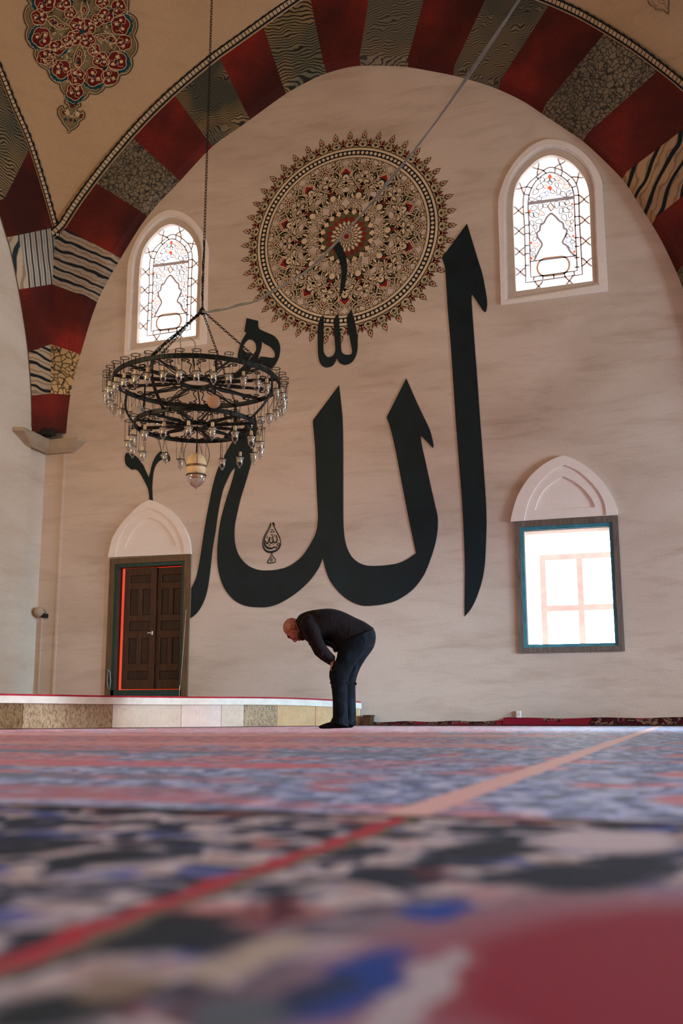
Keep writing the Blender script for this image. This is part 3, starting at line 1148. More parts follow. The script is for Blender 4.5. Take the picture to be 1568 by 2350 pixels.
def arched_window(name, GL, MD, OT, conv, lab):
    cx = sum(p[0] for p in GL) / len(GL)
    root = empty(name, (cx, D, min(p[1] for p in OT)))
    structure(root)
    bm = bmesh.new()
    ring_slab(bm, OT, MD, D - 0.022, 0.03)
    mk('surround', bm, 'white_plaster', root)
    bm = bmesh.new()
    steps = [0.0, 0.22, 0.44, 0.68, 1.0]
    deps = [-0.01, 0.02, 0.035, 0.06]
    for k in range(4):
        ring_slab(bm, lerp_loop(MD, GL, steps[k]), lerp_loop(MD, GL, steps[k + 1]), D + deps[k], 0.05)
    mk('moulding', bm, 'mold', root)
    P = Paint(lambda u, v, l: (u, D + 0.085 - 0.004 * l, v))
    P.poly(GL, 0, 0)
    # coloured pieces and leading, traced once on the right-hand window
    def C(pts):
        return [conv(wall2(x / s5 + 1120, y / s5 + 300)) for x, y in pts]
    wl = 0.021
    leads = bmesh.new()
    Q = Paint(lambda u, v, l: (u, D + 0.085 - 0.004 * l, v))
    arch1 = spline([(445, 1795, 1), (428, 1100), (413, 880), (425, 720), (480, 600), (580, 510), (670, 435), (740, 405), (850, 430), (950, 490), (1035, 570), (1078, 700), (1090, 1000), (1127, 1695, 1)], 5)
    arch2 = spline([(505, 1730, 1), (485, 1100), (472, 860), (490, 720), (560, 580), (660, 492), (740, 465), (830, 490), (940, 565), (1010, 670), (1027, 800), (1040, 1100), (1065, 1650, 1)], 5)
    Q.stroke(C(arch1), wl, 0, 1, True)
    Q.stroke(C(arch2), wl, 0, 1, True)
    # rungs between the two border lines
    def rung(p, q):
        Q.stroke(C([p, q]), wl, 0, 1)
    for y in (955, 1105, 1205, 1350, 1450, 1590):
        rung((432, y), (487, y - 6))
    for y in (745, 850, 1000, 1105, 1255, 1360, 1495, 1610):
        rung((1030, y), (1092, y - 6))
    for p, q in (((430, 730), (487, 740)), ((470, 640), (520, 655)), ((570, 520), (605, 550)), ((660, 440), (690, 480)), ((800, 420), (795, 470)), ((885, 455), (870, 510)), ((975, 540), (945, 575)), ((1050, 630), (1000, 650)), ((545, 1725), (535, 1770)), ((650, 1712), (650, 1755)), ((780, 1695), (785, 1738)), ((910, 1680), (915, 1720)), ((1025, 1660), (1030, 1705))):
        rung(p, q)
    # crossed knots in the outer border, with pale pink triangles
    for cx_, cy0, ang in ((357, 925, 0), (362, 1172, 0), (368, 1420, 0), (378, 1665, 0), (1148, 790, 0), (1158, 1040, 0), (1168, 1293, 0), (1180, 1546, 0), (600, 1838, 90), (970, 1772, 85), (392, 655, 28), (592, 425, 58), (858, 368, -70), (1075, 525, -36)):
        a = R(ang)
        ca, sa = math.cos(a), math.sin(a)
        def T(pts):
            return [(cx_ + x * ca - y * sa, cy0 + x * sa + y * ca) for x, y in pts]
        Q.stroke(C(T([(-62, -50), (-30, -30), (0, 0), (30, 30), (62, 50)])), wl, 0, 1)
        Q.stroke(C(T([(-62, 50), (-30, 30), (0, 0), (30, -30), (62, -50)])), wl, 0, 1)
        P.poly(C(T([(-6, 0), (-54, -36), (-54, 36)])), 1, 1)
        P.poly(C(T([(6, 0), (54, -36), (54, 36)])), 1, 1)
    # transom, lobed arch, cartouche
    Q.stroke(C([(475, 843), (1025, 768)]), 0.05, 0, 2)
    ogee = [(750, 955), (700, 1005), (660, 1078), (622, 1105), (612, 1165), (580, 1195), (590, 1250), (640, 1330), (608, 1400), (545, 1527)]
    ogee2 = [(750, 955), (805, 1000), (845, 1045), (892, 1080), (905, 1138), (940, 1158), (930, 1220), (888, 1308), (940, 1350), (982, 1420), (1042, 1472)]
    Q.stroke(C(spline(ogee, 4, False)), wl * 1.35, 0, 1)
    Q.stroke(C(spline(ogee2, 4, False)), wl * 1.35, 0, 1)
    Q.stroke(C([(500, 1540), (1055, 1470)]), wl, 0, 1)
    cap = []
    for k in range(36):
        t = 2 * math.pi * k / 36
        x = 105 * math.copysign(abs(math.cos(t)) ** 1.0, math.cos(t)) + (90 if math.cos(t) > 0 else -90)
        y = 108 * math.sin(t)
        cap.append((776 + x * 0.993 + y * 0.03, 1597 + y - x * 0.12))
    Q.stroke(C(cap), wl * 1.3, 1, 1, True)
    # leafy leading in the spandrels
    rnd = random.Random(5)
    spots = [(640, 560, 30), (610, 640, 36), (560, 700, 34), (520, 790, 26), (600, 780, 30), (650, 740, 34), (700, 560, 28), (690, 640, 26), (700, 720, 24), (770, 700, 26), (770, 560, 28), (830, 540, 32), (880, 580, 34), (930, 640, 36), (840, 700, 34), (900, 730, 34), (960, 720, 30), (985, 700, 22), (820, 620, 26), (740, 590, 24),
             (540, 900, 34), (620, 880, 36), (680, 870, 26), (520, 980, 30), (570, 980, 34), (640, 960, 30), (600, 1060, 34), (520, 1080, 28), (560, 1130, 26), (530, 1200, 28), (550, 1270, 24), (570, 1340, 32), (530, 1400, 26), (540, 1460, 22), (820, 860, 36), (890, 850, 36), (940, 830, 28), (980, 890, 28), (930, 920, 36), (870, 930, 32), (910, 1010, 36), (980, 980, 30), (960, 1080, 32), (1000, 1060, 22), (990, 1150, 26), (960, 1280, 34), (1010, 1300, 24), (990, 1360, 26), (950, 1230, 24)]
    for x, y, r in spots:
        a = rnd.uniform(0, math.pi)
        ca, sa = math.cos(a), math.sin(a)
        pts = []
        for k in range(10):
            t = 2 * math.pi * k / 10
            u, v = r * 1.25 * math.cos(t), r * 0.72 * math.sin(t) * (1.15 - 0.45 * math.cos(t))
            pts.append((x + u * ca - v * sa, y + u * sa + v * ca))
        Q.stroke(C(pts), wl * 0.62, 0, 1, True)
        if rnd.random() < 0.3:
            P.poly(C(pts), rnd.choice((1, 3)), 1)
    for x, y, r in ((735, 515, 28), (737, 655, 30), (490, 936, 18), (1003, 850, 18), (511, 1317, 18), (1018, 1235, 18), (514, 1503, 18), (1030, 1422, 18)):
        P.poly(C([(x - r, y), (x, y - r * 1.15), (x + r, y), (x, y + r * 1.15)]), 2, 2)
    P.poly(C([(745, 830), (790, 890), (750, 935), (708, 880)]), 1, 1)
    Q.stroke(C([(745, 830), (790, 890), (750, 935), (708, 880)]), wl, 0, 2, True)
    mk('glass_pane', P.bm, ['pane_white', 'pane_pink', 'pane_red', 'pane_blue'], root)
    mk('leading', Q.bm, ['lead', 'amber_lead'], root)
    tag(root, lab, 'window')


arched_window('window_1', GLASS_L, MID_L, OUT_L, to_left, 'arched stained glass window behind the chandelier chain')
arched_window('window_2', GLASS_R, MID_R, OUT_R, lambda p: p, 'arched stained glass window high on the right of the wall')

# lower window: wooden frame, teal lining, deep white reveal, pale casement at the back
root = empty('window_3', ((WIN[0] + WIN[1]) / 2, D, WIN[2]))
structure(root)
tag(root, 'square window with a weathered wooden frame low on the right', 'window')
bm = bmesh.new()
slab(bm, [rloop(WIN), rloop(WIN_I)], D - 0.03, 0.05)
mk('window_frame', bm, 'win_wood', root)
bm = bmesh.new()
slab(bm, [rloop(WIN_I), rloop(WIN_T)], D - 0.012, 0.06)
mk('frame_lining', bm, 'teal', root)
bm = bmesh.new()
yr = D + 0.95
x0, x1, z0_, z1 = WIN_T
for lo, hi in (((x0 - 0.9, D + 0.3, z0_ - 0.14), (x1 + 0.9, yr + 0.2, z0_ - 0.004)), ((x0 - 0.9, D + 0.3, z1 + 0.004), (x1 + 0.9, yr + 0.2, z1 + 0.2)), ((x0 - 0.36, D + 0.3, z0_ - 0.14), (x0 - 0.004, yr + 0.2, z1 + 0.2)), ((x1 + 0.004, D + 0.3, z0_ - 0.14), (x1 + 0.36, yr + 0.2, z1 + 0.2))):
    box(bm, lo, hi)
mk('reveal', bm, simple('bright_reveal', (240, 232, 228), 0.8, 0.2, 0.03), root)
bm = bmesh.new()


def cas(px, py):
    return on_y(px, py, yr)


zt_, zm_, zl_ = cas(1330, 1276).z, cas(1340, 1394).z, WIN_T[2] - 0.06
xa, xm = cas(1247, 1340).x, cas(1332, 1340).x
xb = xm + (xm - xa)
for x in (xa, xm, xb):
    box(bm, (x - 0.04, yr, zl_), (x + 0.04, yr + 0.05, zt_ + 0.04), 0, 0.006)
for z in (zt_, zm_, zl_):
    box(bm, (xa - 0.04, yr - 0.004, z - 0.04), (xb + 0.04, yr + 0.054, z + 0.04), 0, 0.006)
mk('casement', bm, 'pinkwood', root)
bm = bmesh.new()
bar(bm, cas(1216, 1245) - Vector((0, 0.5, 0)), cas(1218, 1480) - Vector((0, 0.5, 0)), 0.018, 0.018)
mk('blind_cord', bm, 'pinkwood', root)


# stepped plaster hoods over the door and the lower window
def hood(pts_out, pts_mid, pts_in, sc, ox, oy, lab):
    A = px_loop(crop(sc, ox, oy, spline(pts_out, 6)))
    B = px_loop(crop(sc, ox, oy, spline(pts_mid, 6)))
    C_ = px_loop(crop(sc, ox, oy, spline(pts_in, 6)))
    bm = bmesh.new()
    slab(bm, [A, B], D - 0.045, 0.05)
    slab(bm, [B, C_], D - 0.030, 0.04)
    slab(bm, [C_], D - 0.010, 0.02)
    o = mk('plaster_hood', bm, 'white_plaster')
    tag(o, lab, 'wall relief')


hood([(145, 752, 1), (190, 560), (270, 420), (400, 270), (500, 180), (600, 132, 1), (720, 180), (850, 270), (960, 420), (1020, 560), (1038, 715, 1)],
     [(222, 748, 1), (262, 560), (332, 420), (440, 310), (520, 255), (595, 225, 1), (720, 272), (835, 370), (905, 480), (950, 590), (965, 712, 1)],
     [(322, 658, 1), (350, 570), (430, 435), (530, 350), (592, 326, 1), (700, 365), (780, 440), (840, 530), (876, 626, 1)], 4.7, 220, 1120,
     'white pointed plaster hood over the dark wooden door')
hood([(108, 838, 1), (140, 700), (200, 530), (320, 350), (470, 220), (600, 150), (675, 128, 1), (780, 160), (920, 240), (1050, 350), (1170, 500), (1240, 650), (1262, 765, 1)],
     [(256, 826, 1), (285, 680), (345, 530), (450, 385), (570, 280), (685, 228, 1), (820, 285), (950, 390), (1055, 510), (1120, 640), (1140, 768, 1)],
     [(372, 714, 1), (398, 620), (450, 520), (540, 430), (675, 350, 1), (800, 410), (900, 490), (980, 590), (1020, 680, 1)], 4.7, 1150, 1020,
     'white pointed plaster hood over the wooden framed lower window')

# ---------------------------------------------------------------- door
x0, x1, z0_, z1 = DOOR
root = empty('door_1', ((x0 + x1) / 2, D, z0_))
structure(root)
tag(root, 'dark wooden double door left ajar under a white hood', 'door')
bm = bmesh.new()
slab(bm, [[(x0, z0_), (x0, z1), (x1, z1), (x1, z0_), (x1 - 0.085, z0_), (x1 - 0.085, z1 - 0.085), (x0 + 0.085, z1 - 0.085), (x0 + 0.085, z0_)]], D - 0.04, 0.12)
mk('door_frame', bm, 'frame_wood', root)
bm = bmesh.new()
zb_ = wall2(340, 1583)[1]
a0, a1, at = x0 + 0.085, x1 - 0.085, z1 - 0.085
slab(bm, [[(a0, z0_), (a0, at), (a1, at), (a1, z0_), (a1 - 0.045, z0_), (a1 - 0.045, at - 0.05), (a0 + 0.045, at - 0.05), (a0 + 0.045, z0_)]], D - 0.02, 0.14)
slab(bm, [[(a0, z0_), (a1, z0_), (a1, zb_), (a0, zb_)]], D - 0.02, 0.14)
mk('frame_lining', bm, 'green', root)
ztop_ = at - 0.05
xl, xr_ = a0 + 0.045, a1 - 0.045
gap = 0.085
xmid = wall2(353, 1440)[0]
# recess behind; its back glows red in place of light from beyond
bm = bmesh.new()
box(bm, (x0 - 0.1, D + 0.42, z0_), (x1 + 0.1, D + 0.46, z1))
mk('passage_back', bm, 'warmgap', root)
bm = bmesh.new()
box(bm, (x0 - 0.2, D + 0.302, z0_ - 0.2), (x0 - 0.1, D + 0.6, z1 + 0.2))
box(bm, (x1 + 0.1, D + 0.302, z0_ - 0.2), (x1 + 0.2, D + 0.6, z1 + 0.2))
box(bm, (x0 - 0.2, D + 0.302, z1), (x1 + 0.2, D + 0.6, z1 + 0.2))
box(bm, (x0 - 0.2, D + 0.302, z0_ - 0.2), (x1 + 0.2, D + 0.6, z0_))
mk('passage_wall', bm, 'door_panel', root)


def leaf(xa, xb, yb, handle):
    l = None
    bm = bmesh.new()
    za, zc = zb_ + 0.012, ztop_ - 0.012
    W_ = xb - xa
    yy = yb
    box(bm, (xa, yy + 0.022, za), (xb, yy + 0.045, zc))
    hgt = zc - za
    # stiles and rails round the panels, following the photo's row heights
    rows = [0.0, 0.075, 0.145, 0.205, 0.415, 0.475, 0.555, 0.605, 0.82, 0.875, 0.94, 1.0]
    st = 0.145 * W_ + 0.02
    for q0, q1 in ((0, 1), (2, 3), (4, 5), (6, 7), (8, 9), (10, 11)):
        box(bm, (xa, yy, za + rows[q0] * hgt), (xb, yy + 0.03, za + rows[q1] * hgt), 0, 0.004)
    for u0, u1 in ((xa, xa + st), (xb - st, xb)):
        box(bm, (u0, yy - 0.001, za), (u1, yy + 0.03, zc), 0, 0.004)
    for q0, q1 in ((3, 4), (7, 8)):
        xm_ = (xa + xb) / 2
        box(bm, (xm_ - 0.05 * W_ - 0.012, yy, za + rows[q0] * hgt), (xm_ + 0.05 * W_ + 0.012, yy + 0.03, za + rows[q1] * hgt), 0, 0.004)
    l = mk('door_leaf', bm, 'door_wood', root)
    for q0, q1 in ((1, 2), (5, 6), (9, 10), (3, 4), (7, 8)):
        parts = [(xa + st, xb - st)] if q0 in (1, 5, 9) else [(xa + st, (xa + xb) / 2 - 0.05 * W_ - 0.012), ((xa + xb) / 2 + 0.05 * W_ + 0.012, xb - st)]
        for u0, u1 in parts:
            b2 = bmesh.new()
            box(b2, (u0 + 0.008, yy + 0.010, za + rows[q0] * hgt + 0.008), (u1 - 0.008, yy + 0.03, za + rows[q1] * hgt - 0.008), 0, 0.006)
            mk('door_panel', b2, 'door_panel', l)
    if handle:
        b2 = bmesh.new()
        hz = wall2(347, 1454)[1]
        box(b2, (xb - 0.05, yy - 0.03, hz - 0.02), (xb - 0.02, yy, hz + 0.035), 0, 0.006)
        bar(b2, (xb - 0.035, yy - 0.035, hz + 0.012), (xb - 0.10, yy - 0.035, hz + 0.012), 0.014, 0.014)
        mk('door_handle', b2, 'steel', l)
    return l


leaf(xl + gap, xmid, D + 0.045, True)
leaf(xmid - 0.03, xr_ + 0.02, D + 0.095, False)
bm = bmesh.new()
a = on_y(412, 1582, D - 0.05)
tube(bm, [(a.x, D - 0.05, a.z + 0.05), (a.x + 0.004, D - 0.055, a.z), (a.x, D - 0.05, 0.31)], 0.004)
tube(bm, [on_y(427, 1400, D - 0.045), on_y(420, 1500, D - 0.045), on_y(413, 1584, D - 0.045)], 0.003)
tag(mk('white_cable', bm, 'whitebox'), 'thin white cable down the right jamb of the door', 'cable')
bm = bmesh.new()
Lp = [(118, 1950), (128, 1960), (150, 1985), (158, 2080), (150, 2160), (135, 2170), (125, 2140), (122, 2060), (130, 1975)]
tube(bm, [on_y(x / 4.7 + 220, y / 4.7 + 1120, D - 0.055) for x, y in Lp], 0.006, 5, 0, True)
tube(bm, [on_y(x / 4.7 + 220 + 1, y / 4.7 + 1120, D - 0.045) for x, y in Lp], 0.007, 5, 0, True)
tag(mk('cable_coil', bm, 'cable'), 'looped grey cable hung at the lower left of the door frame', 'cable')

# ---------------------------------------------------------------- raised platform, block, wall carpet edges, socket
P1 = on_z(0, 1674)
P2 = on_y(826, 1640, D - 0.10)
P2.z = 0.0065
P1.z = 0.0065
dv = (P2 - P1).normalized()
P0 = P1 - dv * 1.6
nrm = Vector((dv.y, -dv.x, 0))
ZP = 0.335
root = empty('platform', (P1.x, P1.y, 0))
tag(root, 'low raised stone platform with white edging in front of the door', 'platform')
bm = bmesh.new()
top = ZP - 0.055
L = (P2 - P0).length


def along(px):
    # where the ray of column px meets the front line of the platform
    r = ray(px, 1640)
    # solve EYE + r*t = P0 + dv*k in plan
    den = r.x * dv.y - r.y * dv.x
    k = ((P0.x - EYE.x) * r.y - (P0.y - EYE.y) * r.x) / den
    return k if k > 0 else -k


cuts = [0.0] + [along(px) for px in (-120, 52, 258, 416, 508, 560, 636, 724)] + [L]
BM_ = [1, 0, 1, 2, 3, 2, 1, 4, 4]
cuts = sorted(cuts)
zup = Vector((0, 0, top))
for a, b, mi in zip(cuts, cuts[1:], BM_):
    pa, pb = P0 + dv * a, P0 + dv * b
    g = dv * 0.003
    q = [pa + g, pb - g, pb - g + zup, pa + g + zup]
    inn = [p - nrm * 0.05 for p in q]
    vo, vi = [bm.verts.new(p) for p in q], [bm.verts.new(p) for p in inn]
    bm.faces.new(vo).material_index = mi
    for k in range(4):
        bm.faces.new((vo[k], vi[k], vi[(k + 1) % 4], vo[(k + 1) % 4])).material_index = mi
    bm.faces.new(vi[::-1]).material_index = mi
core = [P0 - nrm * 0.012, P2 - nrm * 0.012, Vector((P2.x - 0.02, D - 0.02, P0.z)), Vector((WX + 0.07, D - 0.02, P0.z)), Vector((WX + 0.07, P0.y, P0.z))]
lo_ = [bm.verts.new(p) for p in core]
hi_ = [bm.verts.new(p + zup) for p in core]
for k in range(5):
    bm.faces.new((lo_[k], lo_[(k + 1) % 5], hi_[(k + 1) % 5], hi_[k])).material_index = 2
bm.faces.new(hi_).material_index = 2
bm.faces.new(lo_[::-1]).material_index = 2
bmesh.ops.recalc_face_normals(bm, faces=bm.faces)


def block(name, col, dark, amt):
    t = NT(name)
    pit = t.noise(t.coord((16, 16, 7)), 3.2, 6, 0.75)
    big = t.noise(t.coord((1, 1, 2)), 2.0, 3)
    f = t.math('MULTIPLY', t.ramp(pit, [(0.46, 0.0), (0.62, 1.0)]), amt)
    c = t.mix(f, t.ramp(big, [(0.35, tuple(v * 0.85 for v in lin(col))), (0.65, lin(col))]), lin(dark))
    t.bump(pit, 0.3 + 0.5 * amt, 0.02)
    return t.fin(c, 0.9, 0.15)


BLK = [block('stone_pitted_brown', (142, 118, 88), (70, 50, 34), 0.9), block('stone_pitted_tan', (186, 164, 138), (104, 80, 58), 0.85), block('stone_smooth_pale', (214, 198, 184), (170, 150, 136), 0.35), block('stone_smooth_rose', (222, 204, 198), (190, 170, 160), 0.3), block('stone_smooth_ochre', (208, 172, 132), (160, 124, 90), 0.35)]
mk('platform_base', bm, BLK, root)
# marble edging, sagging a little towards its right end
bm = bmesh.new()
n = 40
rows = []
for i in range(n + 1):
    k = i / n
    p = P0.lerp(P2, k)
    zz = ZP - 0.045 * max(0, (k - 0.72) / 0.28) ** 2 + 0.004 * math.sin(k * 9)
    a = p + nrm * 0.035
    b = p - nrm * 0.05
    rows.append([bm.verts.new((a.x, a.y, zz - 0.075)), bm.verts.new((a.x, a.y, zz)), bm.verts.new((b.x, b.y, zz)), bm.verts.new((b.x, b.y, zz - 0.075))])
for A, B in zip(rows, rows[1:]):
    for j in range(4):
        bm.faces.new((A[j], A[(j + 1) % 4], B[(j + 1) % 4], B[j]))
bm.faces.new(rows[0])
bm.faces.new(rows[-1][::-1])
bmesh.ops.recalc_face_normals(bm, faces=bm.faces)
mk('stone_edging', bm, 'slab', root)
bm = bmesh.new()
rows = []
for i in range(n + 1):
    k = i / n
    p = P0.lerp(P2, k) + nrm * 0.02
    zz = ZP - 0.045 * max(0, (k - 0.72) / 0.28) ** 2 + 0.004 * math.sin(k * 9)
    rows.append([bm.verts.new((p.x, p.y, zz + 0.001)), bm.verts.new((p.x, p.y, zz + 0.019)), bm.verts.new((min(p.x - 0.02, P2.x) if k > 0.98 else WX + 0.08 + (P2.x - WX - 0.1) * k, min(D - 0.02, p.y + (D - 0.02 - p.y)), zz + 0.019))])
for A, B in zip(rows, rows[1:]):
    for j in range(2):
        bm.faces.new((A[j], B[j], B[j + 1], A[j + 1]))
o = mk('red_carpet', bm, simple('platform_carpet', (158, 40, 54), 0.9, 0.1))
tag(o, 'red carpet covering the top of the raised stone platform', 'carpet')

c0, c1 = on_z(803, 1660.5), on_z(846, 1660.5)
yb_ = D - 0.20
c0 = on_y(834, 1660, yb_)
c1 = on_y(849, 1660, yb_)
root = empty('wooden_step', ((c0.x + c1.x) / 2, yb_, 0))
tag(root, 'small dark brown wooden step at the end of the platform', 'step')
bm = bmesh.new()
box(bm, (c0.x, yb_, 0.008), (c1.x, D - 0.01, 0.115))
mk('step_body', bm, 'door_wood', root)
bm = bmesh.new()
box(bm, (c0.x, yb_ - 0.015, 0.115), (c1.x + 0.012, D - 0.01, 0.14), 0, 0.004)
mk('step_board', bm, 'door_wood', root)


def edge_mat(name):
    t = NT(name)
    v = t.coord()
    a = t.noise(v, 9, 5, 0.7, 1.0)
    b = t.noise(t.coord(loc=(4, 0, 2)), 3.2, 2, 0.5)
    c = t.ramp(a, [(0.44, lin((60, 14, 24))), (0.52, lin((30, 14, 18))), (0.56, lin((150, 120, 104))), (0.62, lin((70, 20, 28)))])
    c = t.mix(t.ramp(b, [(0.48, 0.0), (0.52, 1.0)]), lin((126, 26, 44)), c)
    return t.fin(c, 0.9, 0.1)


em = edge_mat('wall_carpet_edge')


def edge(px0, px1, h0, h1, lab, fold):
    bm = bmesh.new()
    n = 40
    rows = []
    for i in range(n + 1):
        k = i / n
        x = on_y(px0 + (px1 - px0) * k, 1655, D - 0.03).x
        h = h0 + (h1 - h0) * k + 0.006 * math.sin(k * 17 + px0) + fold * max(0, 1 - abs(k - 0.02) * 30)
        y = D - 0.035 + 0.006 * math.sin(k * 23)
        rows.append([bm.verts.new((x, y - 0.12, 0.012)), bm.verts.new((x, y - 0.06, 0.02)), bm.verts.new((x, y - 0.02, h * 0.55)), bm.verts.new((x, y, h)), bm.verts.new((x, y + 0.014, h)), bm.verts.new((x, y + 0.014, 0.009))])
    for A, B in zip(rows, rows[1:]):
        for j in range(5):
            bm.faces.new((A[j], B[j], B[j + 1], A[j + 1])).smooth = j < 3
    bmesh.ops.recalc_face_normals(bm, faces=bm.faces)
    tag(mk('carpet_runner', bm, em), lab, 'carpet')


edge(858, 1154, 0.052, 0.062, 'low dark red carpet edge turned up against the wall beside the platform', 0)
edge(1156, 1640, 0.095, 0.100, 'taller dark red carpet edge turned up against the wall under the window', 0.012)
c = on_y(1190, 1641, D - 0.05)
root = empty('socket', (c.x, D, 0.09))
bm = bmesh.new()
box(bm, (c.x - 0.028, D - 0.05, 0.10), (c.x + 0.028, D, 0.185), 0, 0.006)
mk('socket_box', bm, 'whitebox', root)
bm = bmesh.new()
for dx in (-0.008, 0.008):
    lathe(bm, (c.x + dx, D - 0.053, 0.145), [(0.004, 0), (0.004, 0.004)], 8, 0, Vector((0, 1, 0)))
mk('socket_hole', bm, 'darkbox', root)
tag(root, 'small white wall socket above the carpet edge under the window', 'socket')

# ---------------------------------------------------------------- carpets
STRIPE_N, STRIPE_F = -0.343, -0.358
YS = 1.345
NEAR_BLOBS = [(0.03, 0.58, 0.235, 0.30, (158, 132, 148)), (0.045, 0.575, 0.20, 0.235, (140, 22, 50))]
for px_, py_, rx_, ry_, c_ in ((330, 2140, 190, 55, (16, 24, 36)), (120, 2320, 160, 60, (24, 32, 40)), (575, 2195, 70, 62, (176, 156, 146)), (262, 2262, 80, 40, (138, 116, 104)), (820, 2250, 92, 95, (18, 58, 142)), (700, 2290, 60, 60, (30, 44, 84)), (965, 2270, 60, 120, (178, 164, 174)), (560, 2330, 110, 40, (84, 92, 104)), (1010, 2090, 70, 22, (20, 60, 150)), (1330, 2010, 150, 35, (14, 22, 46)), (1120, 1950, 90, 26, (18, 20, 40)), (240, 1965, 90, 24, (14, 16, 34)), (90, 1950, 70, 20, (14, 16, 34)), (1400, 1930, 140, 24, (196, 180, 190))):
    m_, e_ = on_z(px_, py_), on_z(px_, py_ + ry_)
    NEAR_BLOBS.append((m_.x, m_.y, rx_ * m_.y / F * 1.05, abs(m_.y - e_.y) * 1.15, c_))
FAR_ROWS = [(1.60, 0.16, (168, 14, 40)), (2.05, 0.08, (36, 46, 100)), (2.62, 0.15, (214, 44, 70)), (3.5, 0.14, (70, 84, 140)), (4.6, 0.3, (226, 134, 142)), (6.8, 0.4, (226, 150, 154))]


def rug(name, x0, x1, y0, y1, mat, lab, curl=0.0, step=0.12):
    bm = bmesh.new()
    nx, ny = max(2, int((x1 - x0) / step)), 4
    ys = [y0, y0 + 0.01, y0 + 0.05, y0 + 0.2, y1]
    T = 0.012
    V = []
    for i in range(nx + 1):
        x = x0 + (x1 - x0) * i / nx
        row = []
        for y in ys:
            lift = curl * max(0, 1 - (y - y0) / 0.16) * (0.6 + 0.4 * math.sin(x * 5.3))
            yy = y + (0.012 * math.sin(x * 2.1) + 0.006 * math.sin(x * 9) if y < y1 - 1 else 0)
            row.append(bm.verts.new((x, yy, lift)))
        row.insert(0, bm.verts.new((x, row[0].co.y, -0.0115)))
        V.append(row)
    for A, B in zip(V, V[1:]):
        for j in range(len(A) - 1):
            bm.faces.new((A[j], B[j], B[j + 1], A[j + 1])).smooth = j > 0
    bmesh.ops.recalc_face_normals(bm, faces=bm.faces)
    tag(mk(name, bm, mat), lab, 'carpet')


rug('patterned_carpet', WX + 0.1, XR, YS, D - 0.02, carpet('carpet_far', False), 'large blue and pink patterned carpet under the bowing man, reaching the wall', 0.002)
rug('patterned_carpet', WX + 0.1, XR, -1.0, YS - 0.02, carpet('carpet_near', True), 'nearest dark blue and crimson carpet with a red stripe, out of focus')

# ---------------------------------------------------------------- painted calligraphy
INKM = ['ink']
root = empty('wall_calligraphy', (-4.4, D, 1.3))
tag(root, 'huge black painted Arabic calligraphy filling the end wall', 'calligraphy')


def letter(name, loops, layer=11):
    P = Paint(ppaint)
    P.poly([spline(L, 6) for L in loops], 0, layer)
    return mk(name, P.bm, INKM, root)


letter('letter_alif', [[(1071.9, 513, 1), (1096.2, 592.8), (1106.8, 626.8), (1114.3, 665.1), (1117.9, 688.5), (1118, 703.4), (1115.5, 715), (1113.2, 716.6), (1111, 714.6), (1106.8, 709.8), (1085.5, 677.9), (1082.8, 675.3, 1), (1083, 697), (1088.7, 777.9), (1095.1, 863), (1102.1, 962), (1106.8, 1023.8), (1113.2, 1113.2), (1116.2, 1164.3), (1117, 1204.7), (1115.3, 1257.9), (1112.8, 1298.3), (1105.7, 1336.6), (1091.9, 1377), (1079.1, 1400.4), (1066.4, 1415.3, 1), (1066.4, 1385.5), (1067, 1300.4), (1064.3, 1215.3), (1060, 1140.9), (1053.6, 1062.1), (1048.3, 991.9), (1046.2, 966), (1040.9, 884.3), (1034.5, 788.5), (1028.1, 714), (1024.9, 660.9), (1022.8, 628.9), (1020.6, 609.8), (1014.3, 591.7, 1)]])
